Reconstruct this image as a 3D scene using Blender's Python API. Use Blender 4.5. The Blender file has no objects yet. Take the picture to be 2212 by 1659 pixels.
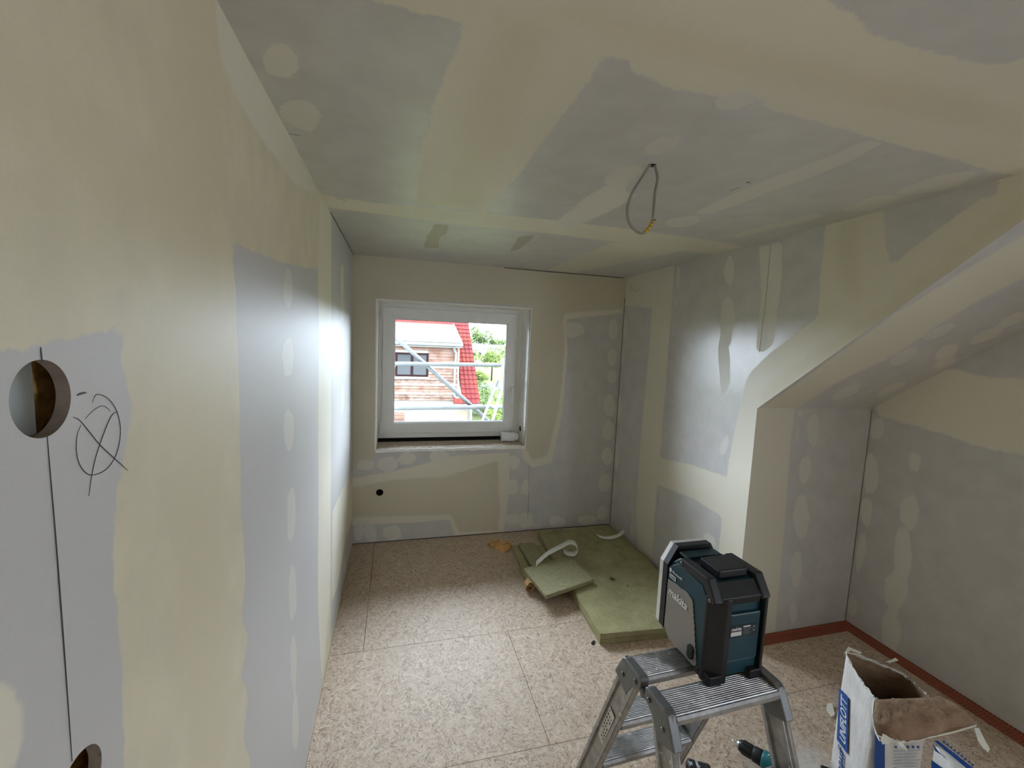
import bpy, bmesh, math, random
import numpy as np
from mathutils import Vector, Matrix
random.seed(7)
S = bpy.context.scene
C = S.collection

# ------------------------------------------------------------------ camera
F_PX, YAW, PITCH, ROLL, EYE = 934.757, .2637, -.1023, .0415, 1.70
def cam_axes():
    cy, sy, cp, sp, cr, sr = math.cos(YAW), math.sin(YAW), math.cos(PITCH), math.sin(PITCH), math.cos(ROLL), math.sin(ROLL)
    f = Vector((sy*cp, cy*cp, sp)); r = Vector((cy, -sy, 0)); u = r.cross(f)
    return cr*r + sr*u, -sr*r + cr*u, f
RX, UX, FX = cam_axes()
EYEV = Vector((0, 0, EYE))
cd = bpy.data.cameras.new('camera'); cam = bpy.data.objects.new('camera', cd); C.objects.link(cam)
cam.matrix_world = Matrix(((RX.x, UX.x, -FX.x, 0), (RX.y, UX.y, -FX.y, 0), (RX.z, UX.z, -FX.z, EYE), (0, 0, 0, 1)))
cd.sensor_fit = 'HORIZONTAL'; cd.sensor_width = 36; cd.lens = F_PX/2212*36; cd.clip_start = .02; cd.clip_end = 600
S.camera = cam

# ------------------------------------------------------------------ sky, sun, exposure
SKY_STRENGTH = 13.0
w = bpy.data.worlds.new('sky'); S.world = w; w.use_nodes = True
bg = w.node_tree.nodes['Background']; bg.inputs[0].default_value = (.86, .95, 1.11, 1); bg.inputs[1].default_value = SKY_STRENGTH
sd = bpy.data.lights.new('sun', 'SUN'); sd.energy = 3.0; sd.angle = math.radians(3); sd.color = (1, .94, .84)
so = bpy.data.objects.new('sun', sd); C.objects.link(so)
so.rotation_euler = Vector((-.80, .42, -.95)).to_track_quat('-Z', 'Y').to_euler()
S.view_settings.view_transform = 'Standard'; S.view_settings.look = 'None'
S.view_settings.exposure = 1.50; S.view_settings.gamma = 1; S.view_settings.use_curve_mapping = False
S.cycles.diffuse_bounces = 7; S.cycles.glossy_bounces = 3; S.cycles.max_bounces = 8; S.cycles.transparent_max_bounces = 8; S.cycles.caustics_reflective = False; S.cycles.caustics_refractive = False

def portal(name, loc, sx, sy, normal):
    l = bpy.data.lights.new(name, 'AREA'); l.shape = 'RECTANGLE'; l.size = sx; l.size_y = sy; l.cycles.is_portal = True
    o = bpy.data.objects.new(name, l); C.objects.link(o); o.location = loc
    o.rotation_euler = Vector(normal).to_track_quat('-Z', 'Z').to_euler()
    return o

# ------------------------------------------------------------------ room dimensions (metres)
LX, BY, CZ, KY, KZ, RXW, SL, RY = -.322, 3.55, 2.288, 1.932, 1.378, 2.775, .78, -2.6
def cheek_x(y): return 1.929 + (y - KY)*.0285
SLY = KY - (CZ - KZ)/SL                      # where the slope meets the ceiling
WL, WR, WB, WT, NICHE = -.145, 1.095, .770, 1.959, .23   # window niche
portal('window_portal', ((WL+WR)/2, BY+NICHE+.12, (WB+WT)/2), WR-WL, WT-WB, (0, -1, 0))
OY0, OY1, OZ0, OZ1 = -1.75, -1.38, .90, 1.90      # unseen opening added in the right wall to let in fill light
portal('fill_portal', (RXW+.03, (OY0+OY1)/2, (OZ0+OZ1)/2), OY1-OY0, OZ1-OZ0, (-1, 0, 0))

# ------------------------------------------------------------------ pixel helpers (photo is 2212 x 1659)
def ray(x, y): return FX + (x-1106)/F_PX*RX - (y-829.5)/F_PX*UX
def hit(x, y, o, n):
    d = ray(x, y); o = Vector(o); n = Vector(n)
    return EYEV + d*((o-EYEV).dot(n)/d.dot(n))
def onz(x, y, z): return hit(x, y, (0, 0, z), (0, 0, 1))
def ony(x, y, Y): return hit(x, y, (0, Y, 0), (0, 1, 0))
def onx(x, y, X): return hit(x, y, (X, 0, 0), (1, 0, 0))

# ------------------------------------------------------------------ materials
def lin(c):
    return tuple(((v/255)/12.92 if v/255 <= .04045 else (((v/255)+.055)/1.055)**2.4) for v in c) + (1,)
MATS = {}
def new_mat(name):
    m = bpy.data.materials.new(name); m.use_nodes = True; MATS[name] = m
    nt = m.node_tree; return m, nt, nt.nodes['Principled BSDF']
def N(nt, t, **kw):
    n = nt.nodes.new(t)
    for k, v in kw.items():
        if k.startswith('i_'):
            n.inputs[k[2:].replace('_', ' ')].default_value = v
        else: setattr(n, k, v)
    return n
def ramp(nt, src, stops):
    r = nt.nodes.new('ShaderNodeValToRGB'); e = r.color_ramp.elements
    while len(e) < len(stops): e.new(.5)
    for el, (p, c) in zip(e, stops): el.position = p; el.color = c if len(c) == 4 else (*c, 1)
    nt.links.new(src, r.inputs[0]); return r
def mix(nt, fac, a, b, blend='MIX'):
    n = nt.nodes.new('ShaderNodeMix'); n.data_type = 'RGBA'; n.blend_type = blend
    for s, v in ((0, fac), (6, a), (7, b)):
        if isinstance(v, bpy.types.NodeSocket): nt.links.new(v, n.inputs[s])
        else: n.inputs[s].default_value = v
    return n.outputs[2]
def maprange(nt, v, a, b, c=0., d=1., smooth=True):
    n = nt.nodes.new('ShaderNodeMapRange'); n.interpolation_type = 'SMOOTHSTEP' if smooth else 'LINEAR'
    nt.links.new(v, n.inputs[0])
    for i, q in enumerate((a, b, c, d)): n.inputs[1+i].default_value = q
    return n.outputs[0]
def math_(nt, op, a, b=None):
    n = nt.nodes.new('ShaderNodeMath'); n.operation = op
    for i, v in enumerate((a, b)):
        if v is None: continue
        if isinstance(v, bpy.types.NodeSocket): nt.links.new(v, n.inputs[i])
        else: n.inputs[i].default_value = v
    return n.outputs[0]
def coords(nt, scale=(1, 1, 1), rot=(0, 0, 0), loc=(0, 0, 0)):
    tc = nt.nodes.new('ShaderNodeTexCoord'); mp = nt.nodes.new('ShaderNodeMapping')
    mp.inputs[1].default_value = loc; mp.inputs[2].default_value = rot; mp.inputs[3].default_value = scale
    nt.links.new(tc.outputs['Object'], mp.inputs[0]); return mp.outputs[0]
def noise(nt, vec, scale, detail=3, rough=.55):
    n = nt.nodes.new('ShaderNodeTexNoise'); n.inputs['Scale'].default_value = scale; n.inputs['Detail'].default_value = detail
    n.inputs['Roughness'].default_value = rough; nt.links.new(vec, n.inputs['Vector']); return n.outputs['Fac']
def bump(nt, p, h, strength=.2, dist=.002):
    b = nt.nodes.new('ShaderNodeBump'); b.inputs['Strength'].default_value = strength; b.inputs['Distance'].default_value = dist
    nt.links.new(h, b.inputs['Height']); nt.links.new(b.outputs[0], p.inputs['Normal'])
def simple(name, c, rough=.5, metal=0., var=.06, scale=30., bmp=0., c2=None, spec=.5, lo=.35, hi=.65):
    m, nt, p = new_mat(name)
    v = coords(nt); n = noise(nt, v, scale, 4)
    base = lin(c); dark = lin(c2) if c2 else tuple(x*(1-var*2) for x in base[:3]) + (1,)
    r = ramp(nt, n, [(lo, dark), (hi, base)])
    nt.links.new(r.outputs[0], p.inputs['Base Color'])
    p.inputs['Roughness'].default_value = rough; p.inputs['Metallic'].default_value = metal; p.inputs['Specular IOR Level'].default_value = spec
    if bmp: bump(nt, p, n, bmp, .004)
    return m

BOARD, CREAM, TAN, DAB = (201, 199, 195), (222, 217, 199), (206, 199, 177), (217, 214, 204)
def wall_mat(name, layers, base=BOARD, grain=1.0, gloss=.35):
    """Plasterboard with filler coats; attribute L<i> holds the signed distance (m) to the coat's outline."""
    m, nt, p = new_mat(name); v = coords(nt)
    big = noise(nt, v, 1.3, 1); mid = noise(nt, v, 9, 3); fine = noise(nt, v, 55, 2, .65); vfine = noise(nt, v, 420, 1, .6)
    col = ramp(nt, mid, [(.3, tuple(x*.93 for x in lin(base)[:3])), (.7, tuple(x*1.05 for x in lin(base)[:3]))]).outputs[0]
    hgt = None
    for i, (c, soft, amp, _) in enumerate(layers):
        at = nt.nodes.new('ShaderNodeAttribute'); at.attribute_name = 'L%d' % i
        w1 = math_(nt, 'MULTIPLY', math_(nt, 'SUBTRACT', mid, .5), amp*2.0)
        w2 = math_(nt, 'MULTIPLY', math_(nt, 'SUBTRACT', fine, .5), amp*1.9)
        d = math_(nt, 'ADD', at.outputs['Fac'], math_(nt, 'ADD', w1, w2))
        mask = maprange(nt, d, -soft, soft, 1., 0.)
        lc = lin(c)
        cc = ramp(nt, big, [(.25, tuple(x*.94 for x in lc[:3])), (.75, tuple(min(1, x*1.05) for x in lc[:3]))]).outputs[0]
        col = mix(nt, mask, col, cc)
        hgt = mask if hgt is None else math_(nt, 'MAXIMUM', hgt, mask)
    g = ramp(nt, vfine, [(.3, (.955, .955, .955)), (.7, (1.0, 1.0, 1.0))]).outputs[0]
    col = mix(nt, grain*.8, col, g, 'MULTIPLY')
    nt.links.new(col, p.inputs['Base Color'])
    p.inputs['Specular IOR Level'].default_value = .5
    if hgt is not None and base == BOARD: nt.links.new(maprange(nt, hgt, 0, 1, gloss, .52), p.inputs['Roughness'])
    else: p.inputs['Roughness'].default_value = .5
    bump(nt, p, vfine, .25, .00016)
    return m

# ------------------------------------------------------------------ object helpers
def tag(o, label=None, cat=None, group=None, kind=None):
    if label: o['label'] = label
    if cat: o['category'] = cat
    if group: o['group'] = group
    if kind: o['kind'] = kind
    return o
def empty(name, loc, rz=0., label=None, cat=None, group=None):
    o = bpy.data.objects.new(name, None); C.objects.link(o); o.location = loc; o.rotation_euler = (0, 0, rz); o.empty_display_size = .05
    return tag(o, label, cat, group)
def base_loc(p):
    l = Vector((0, 0, 0))
    while p is not None: l += p.location; p = p.parent
    return l
def obj(name, bm, mat, parent=None, smooth=False, world=True):
    """Link a bmesh as one object. world=True: coordinates are world ones and get moved into the parent's frame."""
    me = bpy.data.meshes.new(name); bmesh.ops.recalc_face_normals(bm, faces=bm.faces[:]) if smooth != 'keep' else None
    bm.to_mesh(me); bm.free()
    return link(name, me, mat, parent, smooth is True, world)
def link(name, me, mat, parent=None, smooth=False, world=True):
    if mat is not None: me.materials.append(MATS[mat] if isinstance(mat, str) else mat)
    if smooth:
        for f in me.polygons: f.use_smooth = True
    o = bpy.data.objects.new(name, me); C.objects.link(o)
    if parent is not None:
        o.parent = parent
        if world: me.transform(Matrix.Translation(-base_loc(parent)))
    elif world:                       # origin at the foot of the thing
        cs = [v.co for v in me.vertices]
        if cs:
            lo = Vector((min(c.x for c in cs)+max(c.x for c in cs), min(c.y for c in cs)+max(c.y for c in cs), 2*min(c.z for c in cs)))/2
            me.transform(Matrix.Translation(-lo)); o.location = lo
    return o
def nb(): return bmesh.new()
def box(bm, lo, hi, bev=0., seg=1, M=None):
    vs = [bm.verts.new((x, y, z)) for z in (lo[2], hi[2]) for y in (lo[1], hi[1]) for x in (lo[0], hi[0])]
    fs = [bm.faces.new([vs[i] for i in q]) for q in ((0, 2, 3, 1), (4, 5, 7, 6), (0, 1, 5, 4), (2, 6, 7, 3), (0, 4, 6, 2), (1, 3, 7, 5))]
    if bev:
        es = list({e for f in fs for e in f.edges})
        r = bmesh.ops.bevel(bm, geom=es, offset=bev, segments=seg, affect='EDGES', profile=.5)
        vs = list({v for f in r['faces'] for v in f.verts} | {v for v in vs if v.is_valid})
    if M is not None: bmesh.ops.transform(bm, matrix=M, verts=[v for v in vs if v.is_valid])
    return bm
def prism(bm, pts, vec, bev=0.):
    """Closed polygon (3-D points) extruded along vec."""
    a = [bm.verts.new(p) for p in pts]; b = [bm.verts.new(Vector(p)+Vector(vec)) for p in pts]; n = len(a)
    fs = [bm.faces.new(a), bm.faces.new(b[::-1])] + [bm.faces.new((a[i], b[i], b[(i+1) % n], a[(i+1) % n])) for i in range(n)]
    bmesh.ops.recalc_face_normals(bm, faces=fs)
    if bev:
        bmesh.ops.bevel(bm, geom=list({e for f in fs for e in f.edges}), offset=bev, segments=2, affect='EDGES', profile=.5)
    return bm
def tube(bm, pts, r, seg=10, caps=True, close=False):
    pts = [Vector(p) for p in pts]; n = len(pts); rings = []
    up = None
    for i, p in enumerate(pts):
        t = (pts[(i+1) % n] - pts[i-1]) if close else (pts[min(i+1, n-1)] - pts[max(i-1, 0)])
        t.normalize()
        if up is None: up = t.orthogonal().normalized()
        up = (up - t*up.dot(t)).normalized(); s = t.cross(up)
        rr = r[i] if isinstance(r, (list, tuple)) else r
        rings.append([bm.verts.new(p + rr*(math.cos(a)*up + math.sin(a)*s)) for a in (2*math.pi*k/seg for k in range(seg))])
    for i in range(n if close else n-1):
        A, B = rings[i], rings[(i+1) % n]
        for k in range(seg): bm.faces.new((A[k], A[(k+1) % seg], B[(k+1) % seg], B[k]))
    if caps and not close: bm.faces.new(rings[0][::-1]); bm.faces.new(rings[-1])
    return bm
def lathe(bm, p0, axis, prof, seg=20):
    """prof: list of (distance along axis, radius)."""
    p0 = Vector(p0); a = Vector(axis).normalized(); u = a.orthogonal().normalized(); v = a.cross(u); rings = []
    for d, r in prof:
        rings.append([bm.verts.new(p0 + a*d + max(r, 1e-4)*(math.cos(t)*u + math.sin(t)*v)) for t in (2*math.pi*k/seg for k in range(seg))])
    for A, B in zip(rings, rings[1:]):
        for k in range(seg): bm.faces.new((A[k], A[(k+1) % seg], B[(k+1) % seg], B[k]))
    bm.faces.new(rings[0][::-1]); bm.faces.new(rings[-1]); return bm
def bez(pts, n=24):
    """Catmull-Rom through points."""
    P = [Vector(p) for p in pts]; P = [P[0]*2-P[1]] + P + [P[-1]*2-P[-2]]; out = []
    for i in range(1, len(P)-2):
        for k in range(n):
            t = k/n; a, b, c, d = P[i-1:i+3]
            out.append(.5*((2*b) + (c-a)*t + (2*a-5*b+4*c-d)*t*t + (3*b-a-3*c+d)*t**3))
    return out + [P[-2]]
def ribbon(bm, pts, width, thick=.0008):
    """Strip of given width vectors along points."""
    rows = []
    for i, p in enumerate(pts):
        wv = width[i] if isinstance(width, list) else width
        p = Vector(p); wv = Vector(wv)
        t = Vector(pts[min(i+1, len(pts)-1)]) - Vector(pts[max(i-1, 0)]); n = t.cross(wv).normalized()*thick/2
        rows.append([bm.verts.new(p-wv/2-n), bm.verts.new(p+wv/2-n), bm.verts.new(p+wv/2+n), bm.verts.new(p-wv/2+n)])
    for A, B in zip(rows, rows[1:]):
        for k in range(4): bm.faces.new((A[k], A[(k+1) % 4], B[(k+1) % 4], B[k]))
    bm.faces.new(rows[0][::-1]); bm.faces.new(rows[-1]); return bm
def text(name, s, size, mat, parent, origin, xdir, ydir, extrude=.0004, shear=0., align='LEFT', bold=0., fit=None):
    cu = bpy.data.curves.new(name, 'FONT'); cu.body = s; cu.size = size; cu.extrude = extrude; cu.shear = shear; cu.align_x = align; cu.offset = bold
    o = bpy.data.objects.new(name, cu); C.objects.link(o)
    bpy.context.view_layer.update()
    me = bpy.data.meshes.new_from_object(o.evaluated_get(bpy.context.evaluated_depsgraph_get()))
    bpy.data.objects.remove(o); bpy.data.curves.remove(cu)
    if fit:
        wd = max(v.co.x for v in me.vertices); me.transform(Matrix.Scale(fit/wd, 4, (1, 0, 0)))
    x = Vector(xdir).normalized(); y = Vector(ydir); y = (y - x*y.dot(x)).normalized(); z = x.cross(y); p = Vector(origin)
    me.transform(Matrix(((x.x, y.x, z.x, p.x), (x.y, y.y, z.y, p.y), (x.z, y.z, z.z, p.z), (0, 0, 0, 1))))
    me.name = name; me.materials.clear()
    return link(name, me, mat, parent)

# ------------------------------------------------------------------ room walls with filler coats
def sdf(poly, P):
    """Signed distance of points P (n,2) to polygon, negative inside."""
    A = np.array(poly); B = np.roll(A, -1, 0); d = np.full(len(P), 1e9); ins = np.zeros(len(P), bool)
    for a, b in zip(A, B):
        ab = b-a; t = np.clip(((P-a)@ab)/max(ab@ab, 1e-12), 0, 1); q = P-(a+t[:, None]*ab)
        d = np.minimum(d, np.hypot(q[:, 0], q[:, 1]))
        c = ((a[1] > P[:, 1]) != (b[1] > P[:, 1]))
        with np.errstate(divide='ignore', invalid='ignore'):
            xi = (b[0]-a[0])*(P[:, 1]-a[1])/(b[1]-a[1]+1e-15)+a[0]
        ins ^= c & (P[:, 0] < xi)
    return np.where(ins, -d, d)
def dab(cx, cy, rx, ry, rot=0., n=12, j=.14, seed=None):
    rnd = random.Random(seed if seed is not None else int(cx*7+cy*13)); o = []
    for k in range(n):
        a = 2*math.pi*k/n; q = 1+rnd.uniform(-j, j); x, y = rx*q*math.cos(a), ry*q*math.sin(a)
        o.append((cx+x*math.cos(rot)-y*math.sin(rot), cy+x*math.sin(rot)+y*math.cos(rot)))
    return o
def lines(a, b, step=.02, extra=()):
    n = max(1, int(round((b-a)/step))); L = [a+(b-a)*i/n for i in range(n+1)]
    for e in extra:
        L = [x for x in L if abs(x-e) > .006] + [e]
    return sorted(L)
def wall(name, O, U, V, normal, quads, layers, thick=.0125, holes=(), base=BOARD):
    """quads: list of functions/lists giving (us, vs, skiprects[, map]) structured patches in wall coordinates."""
    O, U, V, normal = Vector(O), Vector(U).normalized(), Vector(V).normalized(), Vector(normal).normalized()
    bm = nb(); cache = {}
    def vert(u, v):
        k = (round(u, 5), round(v, 5))
        if k not in cache: cache[k] = bm.verts.new(O+U*u+V*v)
        return cache[k]
    rects = [(cu-r*1.6, cu+r*1.6, cv-r*1.6, cv+r*1.6) for cu, cv, r in holes]
    for us, vs, skips, fmap in quads:
        f = fmap or (lambda u, v: (u, v))
        for i in range(len(us)-1):
            for j in range(len(vs)-1):
                mu, mv = (us[i]+us[i+1])/2, (vs[j]+vs[j+1])/2
                if any(a < mu < b and c < mv < d for a, b, c, d in list(skips)+rects): continue
                q = [vert(*f(us[i], vs[j])), vert(*f(us[i+1], vs[j])), vert(*f(us[i+1], vs[j+1])), vert(*f(us[i], vs[j+1]))]
                q = list(dict.fromkeys(q))
                if len(q) > 2: bm.faces.new(q)
    for (cu, cv, r), (a, b, c, d) in zip(holes, rects):
        us, vs = quads[0][0], quads[0][1]; gu = sorted({round(x, 6) for x in us if a-1e-4 < x < b+1e-4}); gv = sorted({round(x, 6) for x in vs if c-1e-4 < x < d+1e-4})
        per = [(x, c) for x in gu[:-1]] + [(b, y) for y in gv[:-1]] + [(x, d) for x in gu[:0:-1]] + [(a, y) for y in gv[:0:-1]]
        per = [p_ for i_, q_ in enumerate(per) for p_ in [tuple(q_[k_]+(per[(i_+1) % len(per)][k_]-q_[k_])*t_ for k_ in (0, 1)) for t_ in (0, .25, .5, .75)]]
        rings = []
        for s in (0, .5, 1):
            rr = []
            for pu, pv in per:
                an = math.atan2(pv-cv, pu-cu); qu, qv = cu+r*math.cos(an), cv+r*math.sin(an)
                rr.append(vert(pu+(qu-pu)*s, pv+(qv-pv)*s))
            rings.append(rr)
        for A, B in zip(rings, rings[1:]):
            for t in range(len(A)): bm.faces.new((A[t], A[(t+1) % len(A)], B[(t+1) % len(A)], B[t]))
    bm.normal_update()
    for fc in bm.faces:
        if fc.normal.dot(normal) < 0: fc.normal_flip()
    co = np.array([[(v.co-O).dot(U), (v.co-O).dot(V)] for v in bm.verts])
    me = bpy.data.meshes.new(name); bm.to_mesh(me); bm.free()
    for i, (c, soft, amp, polys) in enumerate(layers):
        D = np.full(len(co), 9.)
        for poly in polys:
            pp = []
            for px, py in poly:
                h = hit(px, py, O, normal); pp.append(((h-O).dot(U), (h-O).dot(V)))
            D = np.minimum(D, sdf(pp, co))
        at = me.attributes.new('L%d' % i, 'FLOAT', 'POINT'); at.data.foreach_set('value', D.astype(np.float32))
    me.materials.append(wall_mat(name+'_filler', layers, base, gloss=.29 if name == 'wall_cheek' else .35))
    o = bpy.data.objects.new(name, me); C.objects.link(o)
    me.materials.append(MATS['board_edge']); sm = o.modifiers.new('thickness', 'SOLIDIFY'); sm.thickness = thick; sm.offset = -1; sm.material_offset_rim = 1
    tag(o, kind='structure')
    return o

simple('board_edge', (150, 136, 120), .9, var=.12, scale=60)
# left wall: nearly all filled, bare board at lower left and beside the joint
left_layers = [
    ((219, 209, 180), .05, .05, [[(385, -300), (480, -200), (470, 300), (480, 700), (485, 1000), (500, 1400), (495, 1700), (402, 1700), (380, 1300), (365, 1000), (350, 700), (330, 300)],
                      [(0, 120), (90, 200), (240, 330), (300, 390), (250, 400), (120, 300), (0, 230)]]),
    ((229, 223, 203), .012, .01, [[(462, -20), (520, 100), (600, 240), (690, 420), (640, 400), (560, 290), (505, 200), (476, 120)],
                                  [(690, 430), (716, 445), (716, 700), (714, 1100), (712, 1300), (697, 1470), (690, 1400), (687, 1200), (689, 800), (688, 560)]]),
    (BOARD, .003, .008, [[(-200, 790), (0, 757), (90, 745), (180, 725), (272, 700), (262, 780), (285, 880), (262, 1000), (246, 1100), (249, 1250), (262, 1450), (276, 1720), (-300, 1720)],
                         [(716, 455), (762, 545), (762, 1180), (730, 1310), (714, 1390)]]),
    (BOARD, .004, .006, [[(499, 525), (535, 538), (560, 548), (620, 570), (686, 582), (689, 700), (687, 900), (688, 1100), (686, 1300), (695, 1478), (645, 1730), (542, 1730), (540, 1640), (525, 1600), (537, 1500), (521, 1460), (537, 1380), (521, 1335), (530, 1250), (521, 1085), (518, 900), (510, 650)]]),
    ((229, 223, 203), .004, .006, [[(718, 1105), (742, 1050), (764, 1010), (762, 1120), (747, 1165), (728, 1270), (717, 1300)], [(-60, 1470), (20, 1480), (60, 1540), (50, 1620), (20, 1690), (-60, 1720)],
                                   [(735, 575), (742, 570), (744, 690), (737, 695)]]),
    (DAB, .003, .008, [dab(623, 625, 10, 45), dab(622, 770, 13, 42), dab(624, 930, 11, 48), dab(629, 1110, 9, 60), dab(632, 1280, 9, 62), dab(634, 1430, 7, 62), dab(638, 1560, 7, 60),
                       dab(741, 665, 4, 30), dab(740, 760, 4, 22), dab(740, 860, 4, 30), dab(744, 1222, 3, 18)]),
]
wall_left = wall('wall_left', (LX, 0, 0), (0, 1, 0), (0, 0, 1), (1, 0, 0),
    [(lines(RY, BY, .03, (.5045-.0592, .5045+.0592, .517-.0592, .517+.0592)), lines(0, CZ, .03, (1.626-.0592, 1.626+.0592, 1.203-.0592, 1.203+.0592)), [], None)],
    left_layers, .0125, holes=[(.5045, 1.626, .037), (.517, 1.203, .037)], base=(222, 213, 185))

# back wall with the window opening
back_layers = [
    (CREAM, .006, .012, [[(750, 1035), (850, 1018), (905, 1005), (972, 985), (1100, 978), (1100, 1060), (1088, 1152), (982, 1160), (972, 1122), (900, 1128), (830, 1132), (750, 1136)],
                         [(1130, 990), (1150, 1010), (1192, 1000), (1215, 890), (1226, 760), (1222, 690), (1345, 676), (1345, 660), (1146, 640), (1120, 900)]]),
    (TAN, .012, .012, [[(750, 530), (1360, 590), (1350, 668), (1218, 676), (1219, 760), (1208, 880), (1182, 985), (1150, 995), (1130, 960), (1146, 660), (812, 645), (812, 975), (800, 1000), (750, 1010)],
                       [(750, 1055), (860, 1035), (960, 1030), (1075, 995), (1080, 1100), (1075, 1146), (992, 1150), (975, 1112), (750, 1118)]]),
    (DAB, .004, .008, [dab(1325, 712, 10, 22), dab(1323, 770, 10, 20), dab(1322, 813, 11, 16), dab(1317, 877, 12, 24), dab(1314, 932, 13, 22), dab(1311, 985, 13, 20), dab(1306, 1045, 14, 20), dab(1302, 1108, 12, 16),
                       dab(1110, 1000, 13, 16), dab(1106, 1053, 13, 18), dab(1136, 1053, 11, 18), dab(1106, 1121, 18, 12), dab(1136, 1124, 16, 17), dab(1204, 1127, 18, 12), dab(1268, 1124, 20, 12),
                       dab(838, 1003, 22, 17), dab(880, 990, 20, 14), dab(950, 985, 24, 14), dab(790, 1005, 20, 12), dab(800, 1150, 14, 22, -.4), dab(848, 1150, 20, 18), dab(775, 1148, 10, 20), dab(1240, 712, 22, 16)]),
]
uX = lines(LX, cheek_x(BY), .03, (WL, WR, -.115-.0456, -.115+.0456))
wall_back = wall('wall_back', (0, BY, 0), (1, 0, 0), (0, 0, 1), (0, -1, 0),
    [(uX, lines(0, CZ, .03, (WB, WT, .422-.0456, .422+.0456)), [(WL, WR, WB, WT)], None)], back_layers, .0125, holes=[(-.115, .422, .0285)])

# dormer cheek (right of the window), bounded below by the roof slope
cn = Vector((-1, .0285, 0)).normalized(); cu_ = Vector((.0285, 1, 0)).normalized()
CO = Vector((cheek_x(KY), KY, 0))
cl = lambda y: (y-KY)*math.hypot(1, .0285)
cheek_layers = [
    (CREAM, .006, .010, [[(1335, 605), (1457, 570), (1449, 680), (1440, 800), (1429, 950), (1419, 1050), (1408, 1215), (1378, 1200), (1374, 1100), (1384, 950), (1395, 830), (1404, 740), (1409, 664), (1335, 660)],
                         [(1405, 985), (1480, 1000), (1560, 1027), (1640, 1040), (1640, 1130), (1560, 1116), (1500, 1078), (1405, 1040)],
                         [(1585, 1260), (1552, 1200), (1560, 1115), (1574, 1000), (1588, 925), (1616, 810), (1660, 765), (1768, 686), (1772, 600), (1786, 470), (1909, 440), (1912, 520), (1925, 576), (1990, 522), (2060, 472), (2120, 425), (2150, 425), (2165, 372), (2330, 300), (2330, 460), (1940, 720), (1690, 900), (1640, 1250)]]),
    ((217, 210, 188), .03, .03, [[(1812, 480), (1850, 470), (1860, 600), (1850, 640), (1812, 620)], [(1640, 850), (1750, 760), (1930, 640), (2120, 480), (2250, 400), (2250, 440), (1950, 670), (1760, 795), (1645, 880)]]),
    (DAB, .004, .010, [dab(1575, 585, 11, 32), dab(1571, 690, 16, 50, j=.2), dab(1565, 790, 14, 70, j=.2), [(1640, 535), (1690, 520), (1688, 600), (1672, 740), (1652, 760), (1632, 760), (1645, 640)], dab(1742, 505, 6, 18, .2), dab(1565, 960, 8, 24, .3),
                       dab(1350, 710, 5, 24), dab(1344, 770, 4, 20), dab(1338, 880, 5, 28), dab(1330, 985, 6, 30), dab(1326, 1060, 6, 24), dab(1322, 1105, 5, 20), dab(1365, 1150, 4, 18),
                       dab(1465, 600, 4, 26), dab(1462, 655, 3, 12), dab(1505, 1175, 3, 20), dab(1530, 1170, 16, 20, j=.3)]),
]
def fcheek(u, v):
    return (u, v)
tri_us = lines(cl(SLY), 0, .03)
wall_cheek = wall('wall_cheek', CO, cu_, (0, 0, 1), cn,
    [(lines(0, cl(BY), .03), lines(0, CZ, .03), [], None),
     (tri_us, lines(0, 1, .05), [], lambda u, t: (u, (KZ - u*SL) + t*(CZ-(KZ - u*SL))))], cheek_layers, .0004)

# knee wall under the slope
knee_layers = [
    (CREAM, .008, .012, [[(1600, 870), (1719, 870), (1708, 960), (1700, 1060), (1690, 1200), (1668, 1420), (1560, 1420)]]),
    (DAB, .005, .008, [dab(1757, 928, 13, 36), dab(1740, 1015, 14, 32, .2), dab(1731, 1118, 17, 48), dab(1720, 1230, 12, 44), dab(1714, 1322, 9, 28), dab(1722, 930, 4, 24), dab(1727, 890, 8, 8),
                       dab(1880, 930, 4, 26)]),
]
wall_knee = wall('wall_knee', (0, KY, 0), (1, 0, 0), (0, 0, 1), (0, -1, 0),
    [(lines(cheek_x(KY), RXW, .03), lines(0, KZ, .03), [], None)], knee_layers, .0004)

# right wall
right_layers = [
    (CREAM, .010, .015, [[(1900, 900), (1890, 875), (1960, 835), (2055, 795), (2130, 815), (2230, 818), (2420, 810), (2420, 1010), (2212, 984), (2120, 966), (2030, 935), (1960, 915)]]),
    (DAB, .006, .010, [dab(1895, 925, 16, 24), dab(1880, 1020, 16, 48), dab(1872, 1105, 13, 34), dab(1860, 1190, 10, 44, .1), dab(1842, 1308, 11, 26), dab(1975, 998, 14, 25), dab(1965, 1105, 22, 40), dab(1950, 1195, 18, 56), dab(1935, 1275, 24, 46), dab(1925, 1365, 22, 48)]),
]
def zroof(y): return min(CZ, KZ + (KY-y)*SL)
wall_right = wall('wall_right', (RXW, 0, 0), (0, 1, 0), (0, 0, 1), (-1, 0, 0),
    [(lines(RY, SLY, .05, (OY0, OY1)), lines(0, CZ, .03, (OZ0, OZ1)), [(OY0, OY1, OZ0, OZ1)], None), (lines(SLY, KY, .03), lines(0, 1, .02), [], lambda u, t: (u, t*zroof(u)))], right_layers)

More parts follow.
